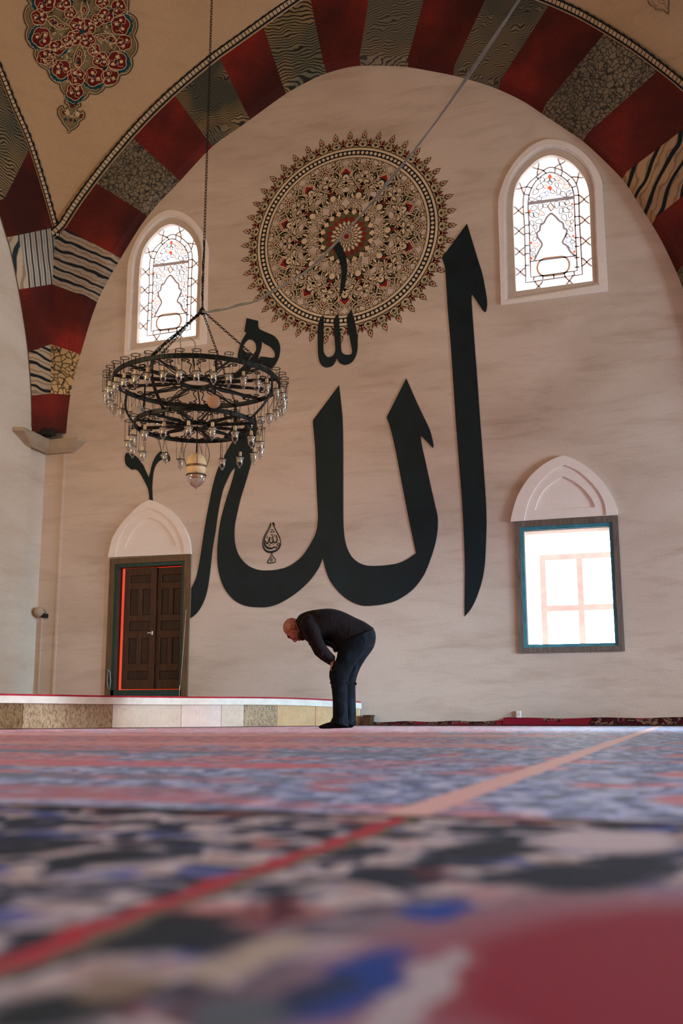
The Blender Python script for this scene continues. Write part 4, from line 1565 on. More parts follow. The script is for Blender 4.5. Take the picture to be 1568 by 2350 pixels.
letter('letter_lam_and_ha', [[(932.6, 867.9, 1), (960.1, 930.4), (985.4, 983.2), (992.2, 1006.1), (995.2, 1023.3), (993.6, 1028.2, 1), (980.8, 1014.2), (965.4, 999.7, 1), (968.8, 1024.5), (976.2, 1056.6), (987.6, 1109.4), (999.1, 1159.9), (1004.4, 1182.9), (1005.3, 1197), (1004.2, 1218.9), (999.1, 1248.7), (987.6, 1285.5), (971.6, 1322.2), (946.3, 1354.3), (911.9, 1377.3), (882, 1386.5), (849.9, 1390.2), (829.2, 1389.5), (804, 1379.6), (778.7, 1360.1), (758.1, 1333.7), (747.7, 1308.4), (742.4, 1287.8), (740.8, 1280.4, 1),
                              (732.2, 1302.6), (712.7, 1330.8), (680.2, 1361.1), (647.7, 1381.7), (626, 1390.4), (606.5, 1393.7), (576.1, 1392.6), (554.4, 1387.2), (534.9, 1375.2), (517.6, 1354.6), (506.7, 1330.8), (500.2, 1302.6), (498.5, 1267.9), (501.3, 1226.7), (506.7, 1192), (517.6, 1150.8), (530.6, 1109.6), (538.2, 1081.4), (538.4, 1072.5, 1), (529.5, 1084.7), (521.9, 1100.9), (513.2, 1120.5), (505.6, 1150.8), (499.1, 1187.7), (494.8, 1220.2), (488.3, 1259.2), (482.9, 1306.9), (477.5, 1346), (471, 1372), (461.2, 1393.7), (450.4, 1408.8), (437, 1419, 1), (439, 1350, 1), (448.2, 1330.8), (453.6, 1311.3), (461.2, 1267.9), (466.6, 1231), (473.1, 1189.8), (480.7, 1150.8), (489.4, 1109.6), (500.2, 1074.9), (515.4, 1044.6, 1), (532.8, 1014.2), (556, 985), (586, 955, 1), (590, 975), (587, 1005), (582.6, 1031.6), (576.1, 1064), (563.1, 1109.6), (552.3, 1144.3), (544.7, 1176.8), (539.3, 1205), (538.2, 1231), (541.4, 1254.9), (550.1, 1276.6), (567.4, 1296), (587, 1305.8), (606.5, 1309), (636.8, 1306.9), (665, 1298.3), (691, 1278.7), (708.4, 1254.9), (722.5, 1228.9), (727.9, 1209.4), (729.6, 1189.8), (729.2, 1168), (725.9, 1102.5), (723.6, 1033.7), (720.2, 992.3), (717.9, 967.1, 1), (719.5, 962.5, 1),
                              (778.3, 883.7, 1), (785.6, 951), (787.4, 996.9), (787.9, 1079.6), (787.9, 1171.4), (788.4, 1200.5), (790.2, 1225.8), (794.8, 1251), (805.1, 1274), (820.1, 1288.9), (838.4, 1296.9), (859.1, 1298.5), (886.6, 1296.9), (914.2, 1292.3), (934.8, 1283.2), (954.8, 1269.4, 1), (948.6, 1239.5), (939.4, 1195.9), (930.3, 1149), (921.1, 1102.5), (909.6, 1040.6), (900.4, 999.2), (897, 985.5), (893.5, 974), (887.3, 957.9, 1)]])
letter('small_double_lam', [[(742.1, 722.6, 1), (734.1, 732.4), (729.8, 746.9), (729.1, 771.5), (729.8, 807.6), (732, 825), (737, 836.6), (745, 842.6), (753.7, 843.1), (763.8, 838.7), (770.3, 829.3), (773.5, 821.4, 1), (776.8, 829.3), (784, 835.8), (793.4, 837.3), (804.3, 833.7), (814.4, 822.1), (820.2, 803.3), (820.9, 783), (818, 757), (813, 731), (806.2, 710.7, 1), (800.7, 719.4), (796, 728.1), (796.3, 739.6), (800.7, 764.2), (805, 788.8), (808.3, 806.2), (805.7, 812.7), (797.1, 814.1), (788.4, 812), (784, 806.2), (782.6, 794.6), (781.4, 771.5), (779, 742.5), (776.8, 718.7, 1), (771, 725.2), (766, 733.9), (766.7, 749.8), (768.1, 778.7), (769.6, 797.5), (768.8, 807.6), (763.8, 816.3), (755.1, 819.5), (747.9, 816.3), (743.2, 807.6), (742.1, 794.6), (742.8, 757), (743.8, 728.1)]])
letter('small_alif', [[(771, 550.8), (779.7, 555.9), (785.5, 567.5), (792.7, 583.4), (796.3, 602.2), (796.8, 621), (794.2, 644.2), (788.4, 664.4), (779, 682.5, 1), (781.1, 658.6), (783.3, 638.4), (783.7, 621), (781.1, 605.1), (775.4, 589.2), (768.8, 576.2), (763.8, 568.9, 1), (768.8, 557.4)]])
letter('small_ha', [[(565.9, 729.8, 1), (592.7, 736.2, 1), (593, 749), (596, 755.1), (606.7, 760.7), (620, 766.3), (630.2, 771.9), (638.4, 781.6), (642.4, 792.9), (643, 804.1), (640.9, 817.3), (636.3, 828.6), (630.2, 838.8), (622, 846, 1), (605, 839), (590, 834, 1), (581.2, 839.8), (572, 851), (563.9, 861.2), (548, 867), (535.5, 870, 1), (537.3, 858.2, 1), (550, 847), (560, 838, 1), (545, 826, 1), (546.5, 809.2), (550.6, 793.9), (555.7, 780.6), (560.8, 771.4), (565.4, 764.3, 1), (560.8, 760.2, 1)],
                    [(573.1, 779.1), (579.2, 780.6), (585.3, 786.7), (587.9, 794.9), (587.3, 804.1), (582.2, 812.2, 1), (571, 827, 1), (569.5, 827, 1), (578.2, 813.3, 1), (570, 810.2), (562.9, 806.6), (558, 801), (557.8, 795.9), (562.9, 786.7), (568, 781.1)],
                    [(601.1, 784.2, 1), (608.8, 789.8), (620, 795.9), (628.2, 805.1), (631, 814.3), (629.7, 820.4, 1), (624.1, 821.2), (611.8, 819.4), (597.6, 817.9, 1), (591.4, 827), (588.6, 832.5, 1), (593.3, 818.4), (598.6, 802), (600.6, 791.8)]])
letter('small_vee_mark', [[(290.6, 1038.2), (295.8, 1038.7), (308.3, 1043.9), (318.8, 1053.5), (327.4, 1065), (335.1, 1081.2), (341.3, 1095.6, 1), (344.2, 1085.1), (347.5, 1070.7), (350.4, 1061.1), (358, 1046), (367, 1036.5), (375, 1035), (384.8, 1039), (390.6, 1050.6), (388.7, 1059.2, 1), (377, 1055), (366.7, 1057.3), (358, 1066.9), (353.3, 1079.3), (350.9, 1094.6), (349.4, 1115.7), (349.9, 1134.8), (350.9, 1149.5, 1), (342.3, 1149.5, 1), (341.8, 1132.9), (337.9, 1117.6), (330.3, 1102.3), (321.7, 1087), (312.1, 1077.4), (302.5, 1077.9), (294.9, 1072.6), (288.7, 1065.9), (286.3, 1055.4), (286.7, 1045.8)]])

# drop-shaped signature
P = Paint(ppaint)
SG = 17.42


def sg(pts, mult=1.0, layer=3):
    q = [(x / SG + 580, y / SG + 1180) for x, y, w_ in pts]
    n = 4
    c = spline(q, n, False)
    ws = []
    for i in range(len(pts) - 1):
        for k in range(n):
            ws.append((pts[i][2] + (pts[i + 1][2] - pts[i][2]) * k / n) / SG * mult)
    ws.append(pts[-1][2] / SG)
    P.stroke(c, ws, 0, layer)


sg([(690, 420, 25), (640, 560, 30), (540, 740, 35), (460, 900, 35), (410, 1080, 30), (410, 1240, 45), (460, 1380, 65), (560, 1480, 85), (700, 1515, 90), (850, 1490, 85), (980, 1420, 75), (1070, 1320, 60), (1120, 1200, 35), (1115, 1080, 35), (1080, 940, 40), (1010, 790, 45), (930, 650, 40), (860, 500, 40), (820, 400, 50), (810, 325, 50)])
sg([(715, 350, 55), (725, 420, 40), (705, 520, 25), (650, 640, 25), (560, 800, 30), (490, 950, 35), (465, 1080, 45), (480, 1200, 65), (540, 1300, 85), (630, 1355, 95), (720, 1370, 80), (800, 1360, 60), (850, 1310, 50), (900, 1330, 50), (950, 1340, 50), (985, 1280, 30), (975, 1200, 25)])
sg([(820, 330, 45), (860, 390, 45), (890, 460, 8)])
for x, y in ((775, 625), (735, 715), (835, 705)):
    P.poly([((x + a) / SG + 580, (y + b) / SG + 1180) for a, b in ((-42, 0), (0, -42), (42, 0), (0, 42))], 0, 6)
sg([(930, 835, 45), (970, 950, 40), (975, 1060, 45), (930, 1130, 60), (860, 1130, 50), (825, 1050, 40), (810, 950, 40), (805, 850, 35)])
sg([(828, 1050, 40), (800, 1120, 55), (750, 1155, 60), (700, 1140, 45), (672, 1050, 35), (690, 930, 40), (650, 960, 25), (630, 1080, 30), (595, 1180, 60), (535, 1140, 45), (510, 1040, 28)])
sg([(745, 920, 30), (765, 1040, 8)])
sg([(715, 840, 28), (745, 825, 20), (775, 830, 26), (788, 785, 16)])
sg([(845, 800, 18), (880, 880, 26)])
sg([(610, 870, 16), (575, 910, 26), (585, 955, 42)])
sg([(640, 1220, 32), (680, 1250, 38), (715, 1220, 28)])
sg([(1000, 1225, 25), (1012, 1165, 32), (1060, 1160, 34), (1082, 1215, 38), (1065, 1270, 45), (1020, 1230, 18)])
sg([(822, 1180, 25), (838, 1225, 34)])
sg([(745, 1530, 25), (735, 1620, 25), (700, 1720, 30), (620, 1860, 40), (590, 1930, 48), (650, 1952, 50), (780, 1950, 45), (900, 1920, 35), (950, 1890, 14)])
sg([(775, 1530, 20), (790, 1640, 28), (850, 1740, 38), (912, 1805, 38), (905, 1860, 30), (845, 1885, 22)])
sg([(760, 1640, 14), (760, 1740, 10)])
sg([(690, 1820, 30), (760, 1822, 42), (822, 1820, 28)])
sg([(700, 1845, 22), (725, 1890, 30), (770, 1870, 28), (800, 1890, 22)])
for x in (725, 775):
    P.dot(x / SG + 580, 1757 / SG + 1180, 1.3, 0, 6)
tag(mk('wall_signature', P.bm, INKM), 'small black drop-shaped calligraphic emblem between the big letters', 'calligraphy')

# ---------------------------------------------------------------- painted rosette
ringpx = [(606, 545), (991, 512), (832, 351), (772, 738), (649, 439), (961, 413), (623, 651), (968, 615)]
A_, b_ = [], []
for p in ringpx:
    u, v = wall2(*p)
    A_.append([2 * u, 2 * v, 1])
    b_.append(u * u + v * v)
sol = np.linalg.lstsq(np.array(A_), np.array(b_), rcond=None)[0]
RX, RZ = float(sol[0]), float(sol[1])
RR = float(math.sqrt(sol[2] + RX * RX + RZ * RZ))
P = Paint(wpaint)


def pol(r, a):
    return (RX + RR * r * math.sin(a), RZ + RR * r * math.cos(a))


def loc(r, a, pts, sc=1.0, mir=1):
    """local frame at polar (r, a): x sideways, y outwards, in units of the ring radius"""
    ca, sa = math.cos(a), math.sin(a)
    out = []
    for p in pts:
        x, y = p[0] * mir * sc, r + p[1] * sc
        out.append((RX + RR * (x * ca + y * sa), RZ + RR * (-x * sa + y * ca)))
    return out


# layers: 1 outline, 2 fills, 3 details ; materials: 0 outline 1 cream 2 red 3 olive 4 ink
def circ(r, wd, mi, layer, n=180):
    P.stroke([pol(r, 2 * math.pi * k / n) for k in range(n)], wd * RR, mi, layer, True)


circ(1.0, 0.066, 4, 5, 220)
for rr_ in (0.955, 1.045):
    circ(rr_, 0.026, 1, 6)
    circ(rr_ + (0.018 if rr_ > 1 else -0.018), 0.010, 0, 7)
for k in range(120):
    a = 2 * math.pi * k / 120
    u, v = pol(1.0, a)
    P.dot(u, v, 0.0195 * RR, 1, 7, 8)
NB = 44
drop = [(0, 0.0), (-0.022, 0.022), (-0.030, 0.048), (-0.018, 0.066), (-0.004, 0.09), (0, 0.105, 1), (0.004, 0.09), (0.018, 0.066), (0.030, 0.048), (0.022, 0.022)]
for k in range(NB):
    a = 2 * math.pi * (k + 0.35) / NB
    # bud on the ring
    bud = spline([(-0.004, 1.062), (-0.046, 1.072), (-0.060, 1.105), (-0.040, 1.145), (-0.012, 1.172), (0, 1.185, 1), (0.012, 1.172), (0.040, 1.145), (0.060, 1.105), (0.046, 1.072), (0.004, 1.062)], 3)
    P.poly(loc(0, a, bud), 0, 1)
    P.poly(loc(0, a, [(x * 0.80, 1.118 + (y - 1.118) * 0.80) for x, y in bud]), 1, 2)
    P.poly(loc(0, a, [(x * 0.62, 1.118 + (y - 1.118) * 0.62) for x, y in bud]), 3, 3)
    for m in (-1, 1):
        P.stroke(loc(0, a, spline([(0.0, 1.075), (0.022, 1.09), (0.024, 1.115), (0.008, 1.13), (0.002, 1.118)], 3, False), mir=m), 0.008 * RR, 1, 4)
        P.stroke(loc(0, a, spline([(0.0, 1.165), (0.03, 1.165), (0.062, 1.128), (0.0714, 1.09), (0.066, 1.07)], 3, False), mir=m), 0.013 * RR, 1, 2)
        P.stroke(loc(0, a, spline([(0.0, 1.172), (0.034, 1.172), (0.066, 1.138)], 3, False), mir=m), 0.006 * RR, 0, 3)
        P.dot(*loc(0, a, [(0.017 * m, 1.195)])[0], 0.017 * RR, 0, 1, 8)
    P.dot(*loc(0, a, [(0, 1.105)])[0], 0.013 * RR, 4, 4, 8)
    d = spline(drop, 3)
    P.poly(loc(1.178, a, d), 0, 1)
    P.poly(loc(1.185, a, d, 0.72), 1, 2)
    P.poly(loc(1.196, a, d, 0.42), 2, 3)
    # small red finial between the buds
    a2 = a + math.pi / NB
    t = [(0, 1.06), (-0.030, 1.085), (-0.012, 1.115), (-0.026, 1.128), (0, 1.185, 1), (0.026, 1.128), (0.012, 1.115), (0.030, 1.085)]
    t = spline(t, 3)
    P.poly(loc(0, a2, t), 0, 1)
    P.poly(loc(0, a2, [(x * 0.62, 1.12 + (y - 1.12) * 0.66) for x, y in t]), 2, 2)
    P.stroke(loc(0, a2, [(-0.05, 1.16), (-0.02, 1.125), (0, 1.13), (0.02, 1.125), (0.05, 1.16)]), 0.010 * RR, 2, 2)

# arabesque: curled leaves and stems in a mirrored tenfold pattern
rnd = random.Random(11)


def leafy(r, a, ang, size, curl, mir, fill):
    pts, ws = [], []
    x = y = 0.0
    t = ang
    n = 9
    for i in range(n):
        pts.append((x * mir, y))
        k = i / (n - 1)
        ws.append(size * (0.06 + 0.46 * math.sin(math.pi * min(1, k * 1.02)) ** 1.1))
        x += math.sin(t) * size / 5.0
        y += math.cos(t) * size / 5.0
        t += curl
    q = loc(r, a, pts)
    P.stroke(q, [v * RR + 0.008 * RR for v in ws], 0, 1)
    P.stroke(q[1:-1], [max(0.004, v - 0.011) * RR for v in ws[1:-1]], 1, 2)
    if fill:
        P.stroke(q[2:-2], [max(0.003, v * 0.36) * RR for v in ws[2:-2]], fill, 3)


proto = []
step = 0.071
r = 0.30
while r < 0.93:
    half = r * math.pi / 10
    nx = max(2, int(round(half / step)))
    for i in range(nx):
        off = (i + 0.5 + 0.25 * ((int(r / step)) % 2) * (1 if i < nx - 1 else -1)) / nx * half
        proto.append((r + rnd.uniform(-0.014, 0.014), off / r, rnd.uniform(0, 2 * math.pi), rnd.uniform(0.082, 0.115), rnd.choice((-1, 1)) * rnd.uniform(0.22, 0.55), rnd.choice((0, 0, 3, 3, 2))))
    r += step
stems = [[(0.29, 0.0), (0.36, 0.16), (0.46, 0.30), (0.55, 0.16), (0.62, 0.0)], [(0.29, 0.314), (0.38, 0.22), (0.47, 0.04), (0.56, 0.12), (0.66, 0.30)], [(0.56, 0.314), (0.64, 0.18), (0.74, 0.10), (0.84, 0.20), (0.92, 0.314)],
         [(0.62, 0.02), (0.70, 0.20), (0.80, 0.26), (0.88, 0.12), (0.93, 0.02)], [(0.72, 0.0), (0.78, 0.10), (0.84, 0.02), (0.9, 0.10), (0.94, 0.22)], [(0.34, 0.314), (0.43, 0.20), (0.50, 0.26), (0.52, 0.314)], [(0.86, 0.314), (0.80, 0.22), (0.86, 0.1), (0.93, 0.16)]]
for k in range(10):
    for m in (-1, 1):
        base = 2 * math.pi * (k + 0.02) / 10
        for (r, off, ang, size, curl, fill) in proto:
            leafy(r, base + m * off, ang, size, curl, m, fill)
        for s_ in stems:
            q = spline([pol(rr_, base + m * aa) for rr_, aa in s_], 5, False)
            P.stroke(q, 0.022 * RR, 0, 3)
            P.stroke(q, 0.010 * RR, 1, 4)
    a = 2 * math.pi * (k + 0.02) / 10
    # red palmette with dark crescent on each axis, and crescents between the axes
    P.poly(loc(0.745, a, [(-0.085, 0.0), (0, -0.02), (0.085, 0.0), (0.0, 0.09)]), 1, 5)
    P.poly(loc(0.75, a, [(-0.068, 0.0), (0, -0.015), (0.068, 0.0), (0.0, 0.072)]), 2, 6)
    P.dot(*loc(0.722, a, [(0, 0)])[0], 0.046 * RR, 4, 7, 14)
    P.dot(*loc(0.705, a, [(0, 0)])[0], 0.037 * RR, 1, 8, 12)
    P.dot(*loc(0.695, a, [(0, 0)])[0], 0.014 * RR, 3, 9, 8)
    a += math.pi / 10
    P.dot(*loc(0.505, a, [(0, 0)])[0], 0.052 * RR, 0, 5, 14)
    P.dot(*loc(0.503, a, [(0, 0.0)])[0], 0.044 * RR, 4, 6, 14)
    P.dot(*loc(0.490, a, [(0, 0.0)])[0], 0.036 * RR, 1, 7, 12)
    P.poly(loc(0.548, a, [(-0.03, -0.008), (0, -0.012), (0.03, -0.008), (0, 0.034)]), 2, 7)
# centre flower: rings of rhombi
cu, cv = wall2(796, 543)
ox, oz = cu - RX, cv - RZ
NP = 20
P.dot(cu, cv, 0.285 * RR, 0, 5, 40)
for j, (r0, r1, mi, dens) in enumerate([(0.018, 0.052, 1, 0.62), (0.040, 0.086, 1, 0.66), (0.066, 0.126, 1, 0.68), (0.100, 0.172, 1, 0.72), (0.146, 0.216, 2, 0.84), (0.184, 0.258, 3, 0.86), (0.224, 0.292, 1, 0.78)]):
    for k in range(NP):
        a = 2 * math.pi * (k + 0.5 * (j % 2)) / NP
        r0, r1 = r0 * (1.13 if k == 0 else 1), r1 * (1.13 if k == 0 else 1)
        rm = (r0 + r1) / 2 + (r1 - r0) * 0.08
        hw = math.pi * rm / NP * dens
        q = [(0, r0 + 0.006), (-hw, rm), (0, r1 - 0.004), (hw, rm)]
        P.poly([(x + ox, z + oz) for x, z in loc(0, a, q)], mi, 6 + (j == 6))
P.dot(cu, cv, 0.028 * RR, 2, 8, 12)
tag(mk('wall_rosette', P.bm, ['outline', 'cream', 'redpaint', 'olive', 'ink']), 'large round painted arabesque rosette high on the end wall', 'wall painting')

# ---------------------------------------------------------------- painted medallion on the pendentive
s2 = 1568 / 300.0


def md(pts):
    return [(p[0] / s2 + 40, p[1] / s2) + tuple(p[2:]) for p in pts]


OUTL = [(-30, -700), (300, -720), (600, -640), (1000, -560), (1300, -380), (1380, -200), (1345, -20), (1330, 150, 1), (1420, 210), (1445, 300), (1430, 380), (1405, 430, 1), (1445, 520), (1440, 600), (1410, 660), (1375, 690, 1), (1388, 770), (1360, 840), (1310, 890), (1235, 905, 1), (1215, 970), (1160, 1025), (1110, 1045), (1055, 1045, 1), (1020, 1095), (960, 1130), (910, 1132), (862, 1118, 1), (850, 1160), (800, 1200), (760, 1205), (725, 1215), (760, 1240), (755, 1280), (715, 1295), (725, 1330), (765, 1345), (785, 1325), (812, 1370), (800, 1420), (770, 1445), (745, 1460), (735, 1505), (680, 1550), (640, 1570), (615, 1605, 1), (600, 1550), (550, 1490), (525, 1440), (490, 1390), (485, 1310), (540, 1265), (560, 1300), (605, 1295), (600, 1260), (570, 1240), (575, 1195), (610, 1180), (560, 1130), (520, 1070), (508, 1010, 1), (450, 990), (390, 930), (355, 838, 1), (280, 800), (220, 720), (195, 650), (205, 595, 1), (150, 560), (100, 470), (95, 390), (122, 320, 1), (85, 260), (75, 170), (100, 90), (145, 50, 1), (60, -100), (20, -300), (-20, -500)]
P = Paint(pend, grid=None)
G = Paint(pend, grid=13)
MM = ['med_dark', 'cream', 'med_red', 'med_olive', 'med_teal', 'ink']
MAT['med_dark'] = simple('medallion_dark', (58, 48, 36), 0.85, 0.1, 0.05, 5)
MAT['med_red'] = simple('medallion_red', (96, 26, 24), 0.85, 0.1, 0.12, 5)
MAT['med_olive'] = simple('medallion_olive', (116, 98, 70), 0.85, 0.1, 0.12, 5)
MAT['med_teal'] = simple('medallion_teal', (22, 60, 70), 0.85, 0.1, 0.12, 5)
MAT['med_line'] = simple('medallion_line', (196, 168, 132), 0.85, 0.1, 0.05, 5)
MM[1] = 'med_line'
ol = spline(md(OUTL), 5)
P.bm.free()
P.bm = G.bm
G.poly(ol, 3, 0)
P.stroke(ol, 1.5, 0, 2, True)
cen = Vector((40 + 760 / s2, 380 / s2))


def shrink(L, d):
    out = []
    n = len(L)
    for i in range(n):
        t = Vector(L[(i + 1) % n]) - Vector(L[i - 1])
        if t.length < 1e-6:
            continue
        t.normalize()
        nn = Vector((-t.y, t.x))
        out.append((L[i][0] + nn.x * d, L[i][1] + nn.y * d))
    return out


P.stroke(shrink(ol, 3.0), 1.5, 1, 2, True)
P.stroke(shrink(ol, 4.6), 0.7, 0, 2, True)


def blobm(cx, cy, rx, ry, ang, teal=0, dots=2, lobes=0, seed=0):
    """a dark red leaf lobe with cream outline, curling leaf and teal back"""
    a = R(ang)
    ca, sa = math.cos(a), math.sin(a)
    def T(pts):
        return [((cx + x * ca - y * sa) / s2 + 40, (cy + x * sa + y * ca) / s2) for x, y in pts]
    if teal:
        q = []
        for k in range(28):
            t = 2 * math.pi * k / 28
            rr_ = 1.30 + 0.12 * (k % 2)
            q.append((rx * rr_ * math.cos(t) + rx * 0.14, ry * rr_ * 0.98 * math.sin(t)))
        q = [p for p in q if p[0] > -rx * 0.1]
        P.poly(T(q), 4, 4)
        P.stroke(T(q), 0.9, 1, 5)
    nl = 5 if rx > 50 else 4
    e = []
    for k in range(40):
        t = 2 * math.pi * k / 40
        rr_ = 1.02 + 0.17 * abs(math.cos(nl * (t + seed) / 2)) - 0.06
        e.append((rx * rr_ * math.cos(t), ry * rr_ * math.sin(t)))
    P.poly(T(e), 2, 6)
    P.stroke(T(e), 1.5, 1, 7, True)
    if rx > 50:
        P.poly(T([(rx * 0.16 * math.cos(k), ry * 0.16 * math.sin(k)) for k in (0, 1.57, 3.14, 4.71)]), 4, 9)
        for m in (0.6, 2.7, 4.8):
            P.stroke(T(spline([(rx * 0.9 * math.cos(m + seed), ry * 0.9 * math.sin(m + seed)), (rx * 0.55 * math.cos(m + seed + 0.6), ry * 0.55 * math.sin(m + seed + 0.6)), (rx * 0.25 * math.cos(m + seed), ry * 0.25 * math.sin(m + seed))], 3, False)), 1.1, 1, 8)
    P.stroke(T(spline([(-rx * 0.7, ry * 0.5), (-rx * 0.1, ry * 0.55), (rx * 0.15, 0.05), (-rx * 0.3, -ry * 0.2), (-rx * 0.2, ry * 0.1)], 3, False)), 1.1, 1, 8)
    for k in range(dots):
        t = seed + k * 2.4
        P.dot(*T([(rx * 0.5 * math.cos(t), ry * 0.5 * math.sin(t))])[0], min(rx, ry) * 0.2 / s2, 1, 8, 8)


BL = [(720, 300, 78, 72, 40, 0), (850, 320, 72, 78, -40, 0), (690, 450, 78, 72, -30, 0), (840, 480, 76, 74, 30, 0), (290, 450, 92, 100, 180, 1), (1235, 300, 90, 100, -10, 1), (1190, 735, 100, 95, 20, 1), (920, 920, 92, 100, 70, 1), (530, 830, 92, 90, 120, 1), (330, 30, 95, 105, 200, 1),
      (480, 570, 80, 72, 0, 1), (340, 680, 72, 92, 60, 0), (400, 740, 50, 60, 60, 0), (260, 205, 78, 78, 10, 0), (600, 500, 62, 60, 0, 0), (635, 150, 58, 62, 0, 0), (960, 245, 62, 60, 0, 0), (1060, 190, 80, 74, 0, 1), (1210, 90, 72, 78, 30, 0), (1000, 720, 80, 80, 20, 1), (1110, 920, 80, 85, 40, 0), (920, 600, 58, 62, 0, 0), (1280, 510, 75, 78, 0, 0), (710, 920, 84, 92, 90, 0), (690, 1100, 82, 82, 90, 1), (540, 40, 78, 72, 0, 1), (1020, 20, 66, 60, 0, 0),
      (430, 270, 44, 34, 20, 0), (1120, 480, 50, 36, 15, 0), (735, 740, 30, 52, 0, 0), (745, 640, 24, 34, 0, 0), (1000, 460, 40, 26, 0, 0), (525, 310, 36, 22, 10, 0), (800, 120, 26, 40, 0, 0)]
for i, (cx, cy, rx, ry, a, tl) in enumerate(BL):
    rx, ry = rx * 1.14, ry * 1.14
    blobm(cx, cy, rx, ry, a, tl, 3 if rx > 60 else 1, 0, i)
P.poly([(x / s2 + 40, y / s2) for x, y in ((735, 380), (780, 345), (815, 380), (775, 415))], 4, 9)
for x, y in ((430, 275), (735, 742), (1115, 485), (810, 10), (415, 628), (1130, 130), (1045, 820), (260, 215)):
    P.poly([((x + a) / s2 + 40, (y + b) / s2) for a, b in ((-22, 0), (0, -26), (22, 0), (0, 26))], 5, 9)
# stems and scattered curls
rnd = random.Random(3)
for L in ([(620, 335), (480, 350), (340, 230), (300, 250)], [(640, 320), (520, 250), (450, 190), (350, 210)], [(920, 435), (1040, 480), (1180, 520), (1240, 500)], [(920, 425), (1040, 400), (1130, 410), (1200, 490)], [(750, 530), (690, 640), (680, 760), (760, 860)], [(755, 530), (810, 640), (800, 740), (700, 860)], [(650, 480), (540, 560), (420, 600), (250, 560)], [(880, 540), (980, 640), (1090, 740), (1060, 860)], [(790, 230), (760, 120), (780, 20)], [(800, 230), (860, 130), (830, 10)], [(400, 610), (420, 700), (420, 800), (330, 740)], [(1060, 850), (1140, 830), (1240, 840)], [(620, 960), (690, 1060), (760, 1010)], [(560, 90), (620, 80), (680, 160)], [(1140, 150), (1170, 210), (1290, 170)], [(700, 1330), (640, 1400), (560, 1340)], [(600, 1330), (660, 1400), (750, 1380)]):
    P.stroke([(x / s2 + 40, y / s2) for x, y in spline(L, 6, False)], 1.5, 1, 9)
for k in range(420):
    x, y = rnd.uniform(120, 1400), rnd.uniform(0, 1120)
    if (x - 760) ** 2 / 640 ** 2 + (y - 330) ** 2 / 760 ** 2 > 0.86:
        continue
    if any((x - b[0]) ** 2 / (b[2] * 1.2) ** 2 + (y - b[1]) ** 2 / (b[3] * 1.2) ** 2 < 1 for b in BL):
        continue
    t = rnd.uniform(0, 6.3)
    r = rnd.uniform(18, 38)
    q = [((x + r * (1 - j * 0.13) * math.cos(t + j * 0.9)) / s2 + 40, (y + r * (1 - j * 0.13) * math.sin(t + j * 0.9)) / s2) for j in range(6)]
    P.stroke(q, rnd.choice((0.9, 1.3)), rnd.choice((0, 1)), 3)
    if rnd.random() < 0.3:
        P.dot(x / s2 + 40, y / s2, 1.7, 1, 4, 7)
    elif rnd.random() < 0.25:
        P.dot(x / s2 + 40, y / s2, 2.2, rnd.choice((2, 4)), 4, 7)
for x, y, rx, mi in ((660, 1270, 20, 2), (600, 1350, 26, 1), (720, 1370, 26, 1), (560, 1350, 20, 2), (760, 1390, 20, 2), (640, 1440, 16, 2), (580, 1430, 14, 4), (690, 1450, 14, 4), (640, 1235, 16, 4), (700, 1240, 16, 4)):
    P.poly([((x + rx * math.cos(2 * math.pi * k / 10)) / s2 + 40, (y + rx * 1.3 * math.sin(2 * math.pi * k / 10)) / s2) for k in range(10)], mi, 4)
tag(mk('wall_medallion', P.bm, MM), 'dark red and olive painted lobed medallion on the vault at upper left', 'wall painting')

# faint tail of the next medallion, on the right-hand pendentive
P = Paint(pendr)
t = [(x / 2.8 + 1008, y / 2.8) for x, y in spline([(1335, -40), (1340, 5), (1362, 40), (1385, 45), (1392, 65), (1440, 68), (1472, 92), (1474, 40), (1480, -40)], 5, False)]
P.stroke(t, 1.3, 0, 1)
P.stroke([(x * 0.985 + 22, y - 3) for x, y in t], 1.0, 0, 1)
for pts in ([(1400, -10), (1420, 20), (1450, 30), (1462, 60)], [(1360, -10), (1380, 25), (1410, 40)], [(1430, 0), (1450, 10), (1440, 25)]):
    P.stroke([(x / 2.8 + 1008, y / 2.8) for x, y in spline(pts, 4, False)], 1.0, 0, 1)
tag(mk('wall_medallion', P.bm, ['outline']), 'tail of a faint painted medallion at the top right corner of the vault', 'wall painting')

# ---------------------------------------------------------------- chandelier
ZC = 10.5
C0 = at_depth(452, 879, ZC)


def z_at(py, x=C0.x, y=C0.y):
    lo, hi = -5.0, 20.0
    for _ in range(60):
        m = (lo + hi) / 2
        d = Vector((x, y, m)) - EYE
        v = 1175 - F * d.dot(UP) / d.dot(FW)
        if v > py:
            lo = m
        else:
            hi = m
    return lo


R1, R2 = 0.815, 0.595
Z1 = C0.z
Z2 = z_at(977)
ZHUB = z_at(712)
ch = empty('chandelier', (C0.x, C0.y, z_at(1118)))
tag(ch, 'large round two-tier black iron chandelier hung with small glass oil lamps', 'chandelier')
TH0 = math.atan2(-RT0.y, -RT0.x)        # world angle bookkeeping: theta 0 = image right, 90 deg = towards the camera
AX = Vector((RT0.x, RT0.y, 0))
AY = Vector((RT0.y, -RT0.x, 0))         # towards the camera


def rp(r, th, z):
    return Vector((C0.x, C0.y, z)) + AX * (r * math.cos(th)) + AY * (r * math.sin(th))


